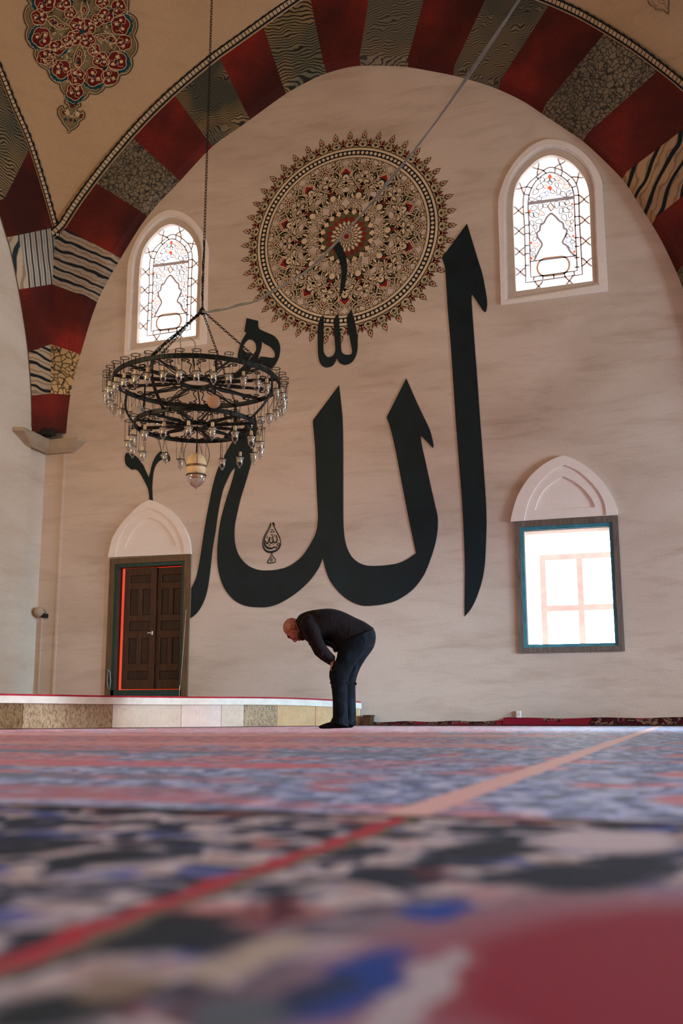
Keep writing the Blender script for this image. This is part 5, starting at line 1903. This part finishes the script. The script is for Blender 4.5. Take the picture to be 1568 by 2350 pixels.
def hoop(bm, r, z, h, th_=0.008, n=96, mi=0):
    rows = []
    for k in range(n):
        t = 2 * math.pi * k / n
        rows.append([bm.verts.new(rp(rr_, t, zz)) for rr_, zz in ((r - th_, z - h / 2), (r + th_, z - h / 2), (r + th_, z + h / 2), (r - th_, z + h / 2))])
    for k in range(n):
        A, B = rows[k], rows[(k + 1) % n]
        for j in range(4):
            bm.faces.new((A[j], B[j], B[(j + 1) % 4], A[(j + 1) % 4]))
    bmesh.ops.recalc_face_normals(bm, faces=bm.faces)


def tier(name, Rr, z, rin, nspoke, hh):
    bm = bmesh.new()
    hoop(bm, Rr, z, hh, 0.009)
    top = mk(name, bm, 'iron', ch)
    bm = bmesh.new()
    hoop(bm, rin, z, hh * 0.9, 0.012, 48)
    mk('hub_ring', bm, 'iron', top)
    for k in range(nspoke):
        t = 2 * math.pi * (k + 0.3) / nspoke
        bm = bmesh.new()
        bar(bm, rp(rin, t, z), rp(Rr, t, z), 0.012, 0.020 if k % 3 else 0.032)
        mk('spoke', bm, 'iron', top)
        # pair of scrolls filling the sector
        bm = bmesh.new()
        tm = 2 * math.pi * (k + 0.8) / nspoke
        Lr = Rr - rin
        for m in (-1, 1):
            w_ = (Rr * math.pi / nspoke) * 0.62
            pts = []
            for j in range(12):                        # outer curl
                a = j * 0.62
                rr_ = 0.012 + 0.0036 * j
                pts.append((rin + Lr * 0.80 + rr_ * math.cos(a + 2.4), w_ * 0.60 * m + m * rr_ * math.sin(a + 2.4)))
            pts += [(rin + Lr * 0.62, w_ * 0.88 * m), (rin + Lr * 0.45, w_ * 0.52 * m), (rin + Lr * 0.30, w_ * 0.22 * m)]
            for j in range(9):
                a = j * 0.6
                rr_ = 0.034 - 0.003 * j
                pts.append((rin + Lr * 0.17 + rr_ * math.cos(a + 0.4), w_ * 0.12 * m + m * rr_ * math.sin(a + 0.4)))
            e_r = Vector((AX * math.cos(tm) + AY * math.sin(tm)))
            e_t = Vector((-AX * math.sin(tm) + AY * math.cos(tm)))
            tube(bm, [Vector((C0.x, C0.y, z)) + e_r * u + e_t * v for u, v in spline(pts, 2, False)], 0.0058, 5)
        mk('scroll', bm, 'iron', top)
    return top


t1 = tier('upper_tier', R1, Z1, 0.15, 14, 0.045)
t2 = tier('lower_tier', R2, Z2, 0.11, 12, 0.042)
for deg in (112, 202, 292, 22):
    t = R(deg)
    bm = bmesh.new()
    pts = []
    for j in range(11):
        k = j / 10
        rr_ = R1 + (R2 - R1) * k + 0.10 * math.sin(math.pi * k)
        pts.append(rp(rr_, t, Z1 + (Z2 - Z1) * k))
    for a, b in zip(pts, pts[1:]):
        bar(bm, a, b, 0.030, 0.010, side=rp(1, t + math.pi / 2, 0) - rp(0, 0, 0))
    mk('tier_strap', bm, 'iron', ch)


def chain(bm, a, b, link=0.042, wire=0.0042, wid=0.012):
    a, b = Vector(a), Vector(b)
    n = max(2, int((b - a).length / (link * 0.78)))
    t = (b - a).normalized()
    s = t.cross(Vector((0.3, 0.9, 0.2))).normalized()
    u = t.cross(s)
    for i in range(n):
        c = a.lerp(b, (i + 0.5) / n)
        e = s if i % 2 else u
        pts = []
        for k in range(8):
            q = 2 * math.pi * k / 8
            pts.append(c + t * (link / 2 * math.cos(q)) + e * (wid * math.sin(q)))
        tube(bm, pts, wire, 4, 0, True)


hub = Vector((C0.x, C0.y, ZHUB)) + AX * 0.035
bm = bmesh.new()
topc = at_depth(466, -60, ZC)
topc = Vector((C0.x, C0.y, z_at(-80)))
chain(bm, hub, topc + AX * 0.06)
mk('suspension_chain', bm, 'iron', ch)
bm = bmesh.new()
lathe(bm, hub - Vector((0, 0, 0.03)), [(0.008, -0.02), (0.03, -0.005), (0.035, 0.02), (0.02, 0.05), (0.008, 0.06)], 10)
tube(bm, [hub + Vector((0, 0, 0.04)) + AX * (0.01 * math.sin(k * 1.7)) for k in range(2)], 0.01, 5) if False else None
mk('chain_hub', bm, 'iron', ch)
for deg in (112, 202, 292, 22):
    bm = bmesh.new()
    chain(bm, hub, rp(R1, R(deg), Z1 + 0.02), 0.040, 0.004, 0.011)
    mk('tier_chain', bm, 'iron', ch)
# wires bound to the near chain and up the main chain
bm = bmesh.new()
e = rp(R1, R(112), Z1 + 0.02)
rnd = random.Random(2)
for k in range(4):
    tube(bm, [hub.lerp(e, j / 9) + Vector((rnd.uniform(-1, 1), rnd.uniform(-1, 1), rnd.uniform(-1, 1))) * 0.016 for j in range(10)], 0.005, 5)
for k in range(2):
    tube(bm, [hub + Vector((0, 0, 0.75 * j / 9)) + Vector((rnd.uniform(-1, 1), 0, 0)) * 0.014 for j in range(10)], 0.005, 5)
mk('bound_wire', bm, 'iron', ch)
for px0, pts in ((0, [(418, 820), (414, 790), (416, 766), (428, 748)]), (1, [(441, 812), (448, 798), (446, 784), (436, 776)])):
    bm = bmesh.new()
    dd = (rp(R1, R(100), Z1) - EYE).dot(FW)
    tube(bm, [at_depth(x, y, dd) for x, y in [(p[0], p[1]) for p in spline(pts, 4, False)]], 0.005, 5)
    mk('loose_wire', bm, 'cable', ch)

# oil lamps
CUP = [(0.0375, 0.0), (0.041, -0.004), (0.041, -0.010), (0.035, -0.014), (0.034, -0.045), (0.030, -0.072), (0.018, -0.094), (0.008, -0.100), (0.011, -0.108), (0.008, -0.118), (0.003, -0.120)]
WIRE = 0.205


def make_lamp():
    o0 = Vector((0, 0, 0))
    ORG['_lamp'] = o0
    bm = bmesh.new()
    for z, r in ((0.0, 0.043), (-WIRE, 0.040)):
        tube(bm, [(r * math.cos(2 * math.pi * k / 14), r * math.sin(2 * math.pi * k / 14), z) for k in range(14)], 0.0036, 5, 0, True)
    for k in range(3):
        a = 2 * math.pi * k / 3 + 0.4
        tube(bm, [(0.043 * math.cos(a), 0.043 * math.sin(a), 0), (0.040 * math.cos(a), 0.040 * math.sin(a), -WIRE)], 0.0022, 4)
    tube(bm, [(0.0, -0.045, 0.0), (0.004, -0.03, -0.06), (0.0, 0.0, -0.14)], 0.0028, 4)
    lp = mk('oil_lamp', bm, 'iron', ch, origin=(0, 0, 0))
    bm = bmesh.new()
    lathe(bm, (0, 0, -WIRE), CUP, 12)
    g = mk('glass_cup', bm, 'glass', None)
    bm = bmesh.new()
    lathe(bm, (0, 0, -WIRE), [(0.012, -0.05), (0.019, -0.045), (0.020, 0.0), (0.017, 0.004), (0.016, 0.055), (0.010, 0.058)], 10)
    sk = mk('lamp_socket', bm, 'socket', None)
    for o in (g, sk):
        o.parent = lp
        o.location = (0, 0, 0)
    return lp


proto_lamp = make_lamp()
first = True


def put_lamp(p, tilt=0.0, rz=0.0, first_=False):
    root_ = proto_lamp if first_ else proto_lamp.copy()
    if not first_:
        COL.objects.link(root_)
        root_.parent = ch
        for c_ in proto_lamp.children:
            if c_.name.split('.')[0] in ('glass_cup', 'lamp_socket'):
                k_ = c_.copy()
                COL.objects.link(k_)
                k_.parent = root_
    root_.location = p - ORG['chandelier']
    root_.rotation_euler = (tilt * math.cos(rz), tilt * math.sin(rz), rz)


rnd = random.Random(8)
kids = list(proto_lamp.children)
n1, n2 = 36, 18
for k in range(n1):
    th = 2 * math.pi * (k + 0.25) / n1
    put_lamp(rp(R1 + 0.058, th, Z1 + 0.035), rnd.uniform(-0.05, 0.05), rnd.uniform(0, 6), k == 0)
for k in range(n2):
    th = 2 * math.pi * (k + 0.4) / n2
    put_lamp(rp(R2 + 0.052, th, Z2 + 0.012), rnd.uniform(-0.06, 0.06) if k not in (11,) else 0.35, rnd.uniform(0, 6))

# egg-shaped pendant with its glass bowl under the lower tier
zc_ = z_at(1068)
cc = Vector((C0.x, C0.y, 0)) + AX * 0.015
bm = bmesh.new()
prof = []
bm2 = bmesh.new()
for k in range(17):
    t = math.pi * k / 16
    prof.append((max(0.004, 0.098 * math.sin(t) ** 0.9), 0.125 * math.cos(t)))
lathe(bm2, (cc.x, cc.y, zc_), prof, 24)
for f in bm2.faces:
    if -0.036 < f.calc_center_median().z - zc_ < -0.004:
        f.material_index = 1
eg = mk('pendant_egg', bm2, [simple('egg_shell', (222, 190, 150), 0.5, 0.4, 0.05), simple('egg_band', (112, 82, 58), 0.5, 0.4)], ch)
bm.free()
bm = bmesh.new()
tube(bm, [(cc.x, cc.y, zc_ + 0.12), (cc.x, cc.y, Z2)], 0.006, 6)
for k in range(4):
    a = 2 * math.pi * k / 4 + 0.5
    pts = []
    for j in range(9):
        s_ = j / 8
        rr_ = 0.055 + 0.06 * math.sin(math.pi * min(1, s_ * 1.1)) + 0.02 * s_
        pts.append((cc.x + rr_ * math.cos(a), cc.y + rr_ * math.sin(a), zc_ + 0.30 - 0.40 * s_))
    tube(bm, pts, 0.003, 4)
rr_ = 0.098
tube(bm, [(cc.x + rr_ * math.cos(2 * math.pi * k / 20), cc.y + rr_ * math.sin(2 * math.pi * k / 20), zc_ - 0.10) for k in range(20)], 0.004, 5, 0, True)
mk('pendant_cage', bm, 'iron', ch)
bm = bmesh.new()
lathe(bm, (cc.x, cc.y, zc_ - 0.10), [(0.092, 0.01), (0.094, -0.02), (0.082, -0.06), (0.055, -0.10), (0.022, -0.118), (0.014, -0.128), (0.008, -0.14)], 18)
mk('pendant_bowl', bm, 'glass', ch)

# two disc speakers clamped to the frame
def disc(px, py, th_, lab_mat, rad, tz, face):
    base = rp(R1 - 0.02, th_, z_at(py))
    d_ = (base - EYE).dot(FW)
    c_ = at_depth(px, py, d_)
    bm = bmesh.new()
    ax = Vector(face).normalized()
    lathe(bm, c_, [(rad * 0.55, 0.09), (rad * 0.9, 0.05), (rad, 0.0), (rad * 0.96, -0.012), (rad * 0.2, -0.014)], 22, 0, ax)
    o_ = mk('disc_speaker', bm, lab_mat, ch)
    b2 = bmesh.new()
    tube(b2, [c_ + ax * 0.07, c_ + ax * 0.10 + Vector((0, 0, 0.03)), Vector((c_.x, c_.y, 0)) + ax * 0.12 + Vector((0, 0, tz))], 0.009, 5)
    mk('speaker_arm', b2, 'iron', o_)


toeye = (C0 - EYE).normalized()
disc(491, 922, R(72), simple('disc_brown', (176, 138, 112), 0.7, 0.2, 0.05), 0.062, Z1, toeye + AX * 0.1)
disc(317, 945, R(188), simple('disc_grey', (170, 158, 156), 0.7, 0.2, 0.05), 0.058, Z1, toeye - AX * -0.5)

# power cable slung from the hub up to the vault near the camera
pts = [(465, 716, 10.5), (480, 716, 10.4), (512, 711, 10.2), (545, 702, 9.9), (590, 690, 9.6), (640, 661, 9.2), (720, 610, 8.6), (830, 492, 7.9), (930, 372, 7.3), (1060, 198, 6.6), (1190, 2, 6.0), (1260, -110, 5.7)]
p3 = [at_depth(*p) for p in pts]
fine = []
for i in range(len(p3) - 1):
    a, b = p3[i], p3[i + 1]
    p_ = p3[i - 1] if i else a
    n_ = p3[i + 2] if i + 2 < len(p3) else b
    for k in range(5):
        s_ = k / 5
        fine.append(a * (2 * s_ ** 3 - 3 * s_ ** 2 + 1) + (b - p_) * 0.5 * (s_ ** 3 - 2 * s_ ** 2 + s_) + b * (-2 * s_ ** 3 + 3 * s_ ** 2) + (n_ - a) * 0.5 * (s_ ** 3 - s_ ** 2))
fine.append(p3[-1])
bm = bmesh.new()
tube(bm, fine, 0.0075, 6)
tube(bm, [p + Vector((0.006 * math.sin(i * 0.8), 0, 0.009 + 0.006 * math.cos(i * 0.8))) for i, p in enumerate(fine)], 0.006, 6)
tag(mk('power_cable', bm, 'cable'), 'long grey twisted cable slung diagonally from the chandelier up to the vault', 'cable')

# ---------------------------------------------------------------- the bowing man
MB0 = on_z(783.7, 1672.2)
MB0.z = 0.0055
dm = (MB0 - EYE).dot(FW)
KM = dm / F / 5.2267
MXv = RT0
MYv = Vector((-sy_, cy_, 0))


def mp(cx, cy, y=0.0):
    return MB0 + MXv * ((cx - 960) * KM) + MYv * y + Vector((0, 0, (1630 - cy) * KM))


def loft(bm, secs, seg=20, power=2.3):
    """secs: (back x,y), (front x,y), half width, lateral offset"""
    rings = []
    for b, f, lat, y in secs:
        pb, pf = mp(b[0], b[1], y), mp(f[0], f[1], y)
        c, nv = (pb + pf) / 2, (pb - pf) / 2
        ring = []
        for k in range(seg):
            t = 2 * math.pi * k / seg
            cx, sx__ = math.cos(t), math.sin(t)
            cx = math.copysign(abs(cx) ** (2 / power), cx)
            sx__ = math.copysign(abs(sx__) ** (2 / power), sx__)
            ring.append(bm.verts.new(c + nv * cx + MYv * (lat * sx__)))
        rings.append(ring)
    for A, B in zip(rings, rings[1:]):
        for k in range(seg):
            bm.faces.new((A[k], A[(k + 1) % seg], B[(k + 1) % seg], B[k]))
    bm.faces.new(rings[0][::-1])
    bm.faces.new(rings[-1])


def dense(secs, n=3):
    out = []
    for i in range(len(secs) - 1):
        p0, p1, p2, p3 = secs[max(i - 1, 0)], secs[i], secs[i + 1], secs[min(i + 2, len(secs) - 1)]
        for k in range(n):
            t = k / n

            def cr(a, b, c, d):
                return 0.5 * (2 * b + (c - a) * t + (2 * a - 5 * b + 4 * c - d) * t * t + (3 * b - a - 3 * c + d) * t ** 3)
            out.append(((cr(p0[0][0], p1[0][0], p2[0][0], p3[0][0]), cr(p0[0][1], p1[0][1], p2[0][1], p3[0][1])), (cr(p0[1][0], p1[1][0], p2[1][0], p3[1][0]), cr(p0[1][1], p1[1][1], p2[1][1], p3[1][1])), cr(p0[2], p1[2], p2[2], p3[2]), cr(p0[3], p1[3], p2[3], p3[3])))
    out.append(secs[-1])
    return out


def inset(secs, k):
    out = []
    for b, f, lat, y in secs:
        cx, cy = (b[0] + f[0]) / 2, (b[1] + f[1]) / 2
        out.append(((cx + (b[0] - cx) * k, cy + (b[1] - cy) * k), (cx + (f[0] - cx) * k, cy + (f[1] - cy) * k), lat * k, y))
    return out


def ell(bm, cx, cy, y, rx, ry, rl, ang=0.0, seg=16):
    """ellipsoid in the sagittal plane: rx, ry in photo-crop pixels, rl half width in metres"""
    a = R(ang)
    c = mp(cx, cy, y)
    r = bmesh.ops.create_uvsphere(bm, u_segments=seg, v_segments=max(6, seg // 2), radius=1.0)
    ex = (MXv * math.cos(a) - Vector((0, 0, 1)) * math.sin(a)) * rx * KM
    ey = (MXv * math.sin(a) + Vector((0, 0, 1)) * math.cos(a)) * ry * KM
    for v in r['verts']:
        p = v.co.copy()
        v.co = c + ex * p.x + ey * p.z + MYv * (rl * p.y)


def limb(bm, pts, seg=12):
    """pts: (crop x, crop y, lateral, radius)"""
    tube(bm, [mp(p[0], p[1], p[2]) for p in pts], [p[3] for p in pts], seg)


def fuse(name, bm, mat, parent, voxel, smooth=4, factor=0.5):
    o = mk(name, bm, mat, parent)
    m = o.modifiers.new('r', 'REMESH')
    m.mode = 'VOXEL'
    m.voxel_size = voxel
    if smooth:
        q = o.modifiers.new('s', 'SMOOTH')
        q.factor = factor
        q.iterations = smooth
    dg = bpy.context.evaluated_depsgraph_get()
    me = bpy.data.meshes.new_from_object(o.evaluated_get(dg))
    o.modifiers.clear()
    old = o.data
    o.data = me
    bpy.data.meshes.remove(old)
    me.polygons.foreach_set('use_smooth', [True] * len(me.polygons))
    return o


TORSO = [((408, 345), (492, 545), 0.078, 0), ((450, 272), (545, 595), 0.150, 0), ((560, 226), (620, 610), 0.200, 0), ((690, 205), (720, 600), 0.212, 0), ((830, 196), (800, 596), 0.210, 0), ((980, 232), (850, 640), 0.203, 0), ((1120, 300), (888, 680), 0.198, 0), ((1250, 360), (905, 712), 0.195, 0), ((1362, 438), (915, 726), 0.19, 0)]
NECK = [((372, 330), (470, 520), 0.056, 0), ((440, 330), (510, 540), 0.060, 0), ((520, 330), (560, 540), 0.066, 0)]
ARM_N = [(545, 400, -0.165, 0.080), (590, 470, -0.200, 0.080), (645, 570, -0.215, 0.070), (700, 672, -0.215, 0.062), (755, 735, -0.190, 0.055), (805, 780, -0.160, 0.048), (858, 822, -0.128, 0.041)]
ARM_F = [(545, 400, 0.165, 0.080), (590, 475, 0.200, 0.080), (640, 580, 0.215, 0.070), (695, 700, 0.215, 0.064), (752, 760, 0.190, 0.054), (800, 800, 0.160, 0.047), (848, 838, 0.128, 0.040)]
LEG_N = [((1356, 455), (945, 625), 0.125, -0.085), ((1350, 560), (918, 720), 0.120, -0.092), ((1275, 695), (897, 822), 0.108, -0.10), ((1172, 820), (846, 885), 0.094, -0.105), ((1092, 935), (818, 960), 0.084, -0.108), ((1050, 1045), (818, 1040), 0.078, -0.108), ((1036, 1130), (836, 1110), 0.074, -0.106), ((1034, 1300), (856, 1290), 0.074, -0.104), ((1040, 1480), (858, 1480), 0.078, -0.104), ((1046, 1570), (852, 1540), 0.082, -0.104), ((1050, 1618), (838, 1566), 0.084, -0.104)]
LEG_F = [((1376, 470), (965, 640), 0.125, 0.085), ((1384, 580), (950, 730), 0.120, 0.092), ((1350, 680), (960, 830), 0.108, 0.10), ((1262, 800), (930, 890), 0.094, 0.105), ((1190, 920), (915, 960), 0.084, 0.108), ((1146, 1040), (920, 1040), 0.078, 0.108), ((1134, 1130), (935, 1110), 0.074, 0.106), ((1136, 1300), (950, 1290), 0.074, 0.104), ((1140, 1480), (955, 1480), 0.078, 0.104), ((1142, 1560), (950, 1540), 0.080, 0.104), ((1138, 1604), (940, 1570), 0.082, 0.104)]
PELV = [((1180, 330), (905, 640), 0.165, 0), ((1300, 392), (925, 650), 0.178, 0), ((1368, 460), (930, 690), 0.185, 0), ((1384, 560), (950, 720), 0.180, 0), ((1360, 640), (1010, 760), 0.140, 0)]


def skin():
    t = NT('skin')
    n = t.noise(t.coord(), 40, 3)
    return t.fin(t.ramp(n, [(0.35, lin((126, 74, 64))), (0.65, lin((162, 102, 88)))]), 0.5, 0.4, Subsurface_Weight=0.08)


MAT['skin'] = skin()


def cloth(name, col, bscale, spec=0.12, rough=0.85, fade=1.4):
    t = NT(name)
    n = t.noise(t.coord((1.4, 1.4, 0.8)), 7, 2.5, 0.5, 0.6)
    c = lin(col)
    t.bump(n, 0.55, bscale)
    return t.fin(t.ramp(n, [(0.3, tuple(v * 0.7 for v in c)), (0.55, c), (0.72, tuple(min(1, v * fade) for v in c))]), rough, spec, Sheen_Weight=0.03, Sheen_Roughness=0.35)


MAT['jacket'] = cloth('dark_jacket', (21, 15, 19), 0.03)
MAT['denim'] = cloth('dark_denim', (9, 16, 24), 0.03, fade=3.2)
MAT['sock'] = cloth('black_sock', (14, 16, 20), 0.005)
MAT['stubble'] = simple('dark_stubble', (52, 36, 32), 0.9, 0.1)

man = empty('person', MB0)
tag(man, 'bald man in a dark jacket and jeans bowing with hands on his knees', 'person')


def ell_hand(bm, wx, wy, y):
    """palm over the front of the thigh, four bent fingers and a thumb"""
    limb(bm, [(wx - 12, wy - 14, y, 0.029), (wx + 2, wy + 6, y, 0.027), (wx + 4, wy + 26, y, 0.024)], 12)
    ell(bm, wx - 2, wy + 46, y, 20, 44, 0.042, -10)
    for i, (dy, ln) in enumerate(((-0.031, 0.86), (-0.010, 1.0), (0.011, 0.95), (0.031, 0.78))):
        x0_, y0_ = wx - 6, wy + 76
        pts = [(x0_ + 4, y0_ - 16, y + dy * 0.9, 0.0098), (x0_ - 8, y0_ + 8 * ln, y + dy * 1.05, 0.0098), (x0_ - 14, y0_ + 34 * ln, y + dy * 1.1, 0.0090), (x0_ - 12, y0_ + 58 * ln, y + dy * 1.1, 0.0080), (x0_ - 6, y0_ + 76 * ln, y + dy * 1.08, 0.0066)]
        limb(bm, pts, 8)
    sgn = 1 if y < 0 else -1
    limb(bm, [(wx + 6, wy + 34, y + sgn * 0.034, 0.013), (wx + 8, wy + 56, y + sgn * 0.056, 0.011), (wx + 12, wy + 84, y + sgn * 0.066, 0.009)], 8)


bm = bmesh.new()
loft(bm, dense(inset(TORSO, 0.84)))
loft(bm, dense(inset(PELV, 0.84)))
loft(bm, NECK, 16, 2.0)
loft(bm, dense(inset(LEG_N, 0.70)))
loft(bm, dense(inset(LEG_F, 0.70)))
for A in (ARM_N, ARM_F):
    limb(bm, [(p[0], p[1], p[2], p[3] * 0.66) for p in A], 12)
ell_hand(bm, 856, 820, -0.128)
ell_hand(bm, 848, 834, 0.128)
for y, dx in ((-0.104, 0), (0.104, 78)):
    limb(bm, [(960 + dx, 1540, y, 0.04), (960 + dx, 1592, y, 0.026), (860 + dx, 1600, y, 0.022), (770 + dx, 1612, y, 0.012)], 10)
# head: skull, face, jaw, brow, nose, lips, chin, ears
ell(bm, 356, 420, 0, 108, 112, 0.076, 15, 24)
ell(bm, 378, 470, 0, 92, 104, 0.070, -10, 20)
ell(bm, 428, 508, 0, 74, 70, 0.057, -12, 20)
ell(bm, 470, 520, 0, 52, 58, 0.050, -12, 16)
ell(bm, 326, 528, 0, 26, 20, 0.052, 20, 12)
limb(bm, [(356, 552, 0, 0.010), (378, 576, 0, 0.012), (398, 592, 0, 0.015), (408, 594, 0, 0.012)], 10)
for yy in (-0.012, 0.012):
    ell(bm, 412, 586, yy, 12, 10, 0.009, 0, 8)
ell(bm, 442, 578, 0, 12, 10, 0.024, 0, 10)
ell(bm, 458, 576, 0, 12, 11, 0.024, 0, 10)
ell(bm, 490, 562, 0, 26, 22, 0.030, 0, 12)
for yy in (-0.034, 0.034):
    ell(bm, 384, 545, yy, 22, 22, 0.020, 0, 10)
for yy in (-0.077, 0.077):
    ell(bm, 372, 428, yy, 40, 22, 0.009, 12, 12)
    ell(bm, 395, 440, yy * 1.04, 16, 14, 0.008, 12, 10)
    ell(bm, 352, 420, yy * 1.06, 18, 22, 0.007, 12, 10)
fuse('body', bm, 'skin', man, 0.0055, 2, 0.5)

bm = bmesh.new()
loft(bm, dense(TORSO), 28)
ell(bm, 560, 400, -0.150, 95, 120, 0.085, 20)
ell(bm, 560, 400, 0.150, 95, 120, 0.085, 20)
limb(bm, ARM_N, 14)
limb(bm, ARM_F, 14)
# collar, creased elbows, cuff edges and loose folds
loft(bm, [((398, 335), (480, 540), 0.080, 0), ((440, 296), (520, 575), 0.098, 0)], 20)
for y, s_ in ((-0.215, -1), (0.215, 1)):
    ell(bm, 726, 762, y, 24, 34, 0.045, 35, 10)
    ell(bm, 672, 700, y, 50, 22, 0.052, -48, 10)
    ell(bm, 640, 640, y, 54, 24, 0.056, -52, 10)
    ell(bm, 588, 590, y * 0.96, 44, 22, 0.055, -40, 10)
for cx, cy, rx, ry, an in ((850, 640, 60, 26, 30), (800, 620, 70, 24, 20), (890, 690, 34, 30, 40)):
    for y in (-0.11, 0.05, 0.13):
        ell(bm, cx, cy, y, rx, ry, 0.05, an, 10)
fuse('jacket', bm, 'jacket', man, 0.008, 3, 0.5)

bm = bmesh.new()
loft(bm, dense(PELV), 24)
loft(bm, dense(LEG_N), 24)
loft(bm, dense(LEG_F), 24)
for LG, y in ((0, -0.104), (96, 0.104)):
    for cx, cy, rx, ry, an in ((845, 1030, 34, 16, 15), (858, 1090, 40, 14, -12), (868, 1150, 34, 13, 10), (880, 1520, 44, 16, -15), (870, 1556, 44, 14, 8), (1030, 1560, 26, 16, 10), (1040, 1100, 20, 12, 10)):
        ell(bm, cx + LG, cy, y, rx, ry, 0.068, an, 10)
fuse('jeans', bm, 'denim', man, 0.008, 2, 0.5)

for y, dx in ((-0.104, 0), (0.104, 78)):
    bm = bmesh.new()
    loft(bm, dense([((1044 + dx, 1560), (880 + dx, 1540), 0.045, y), ((1046 + dx, 1600), (850 + dx, 1560), 0.046, y)]), 16)
    limb(bm, [(1015 + dx, 1594, y, 0.030), (960 + dx, 1590, y, 0.034), (880 + dx, 1588, y, 0.036), (800 + dx, 1600, y, 0.030), (740 + dx, 1610, y, 0.022), (700 + dx, 1616, y, 0.013)], 12)
    ell(bm, 770 + dx, 1612, y, 86, 18, 0.046, 0, 14)
    ell(bm, 930 + dx, 1606, y, 110, 26, 0.036, 0, 14)
    fuse('sock', bm, 'sock', man, 0.006, 2, 0.5)

# dark stubble along the jaw, brows and closed lids
bm = bmesh.new()
ell(bm, 472, 522, 0, 55, 60, 0.0555, -12, 20)
ell(bm, 446, 512, 0, 56, 64, 0.0600, -12, 20)
ell(bm, 490, 562, 0, 28, 24, 0.034, 0, 12)
fuse('beard', bm, 'stubble', man, 0.006, 1, 0.5)
for y in (-0.030, 0.030):
    bm = bmesh.new()
    s_ = 1 if y > 0 else -1
    limb(bm, [(334, 553, y * 0.4, 0.005), (322, 548, y * 1.1, 0.006), (310, 536, y * 1.5, 0.006), (312, 518, y * 1.8, 0.004)], 6)
    mk('eyebrow', bm, 'stubble', man)
    bm = bmesh.new()
    ell(bm, 350, 543, y, 12, 9, 0.012, 20, 10)
    mk('eye', bm, 'darkbox', man)
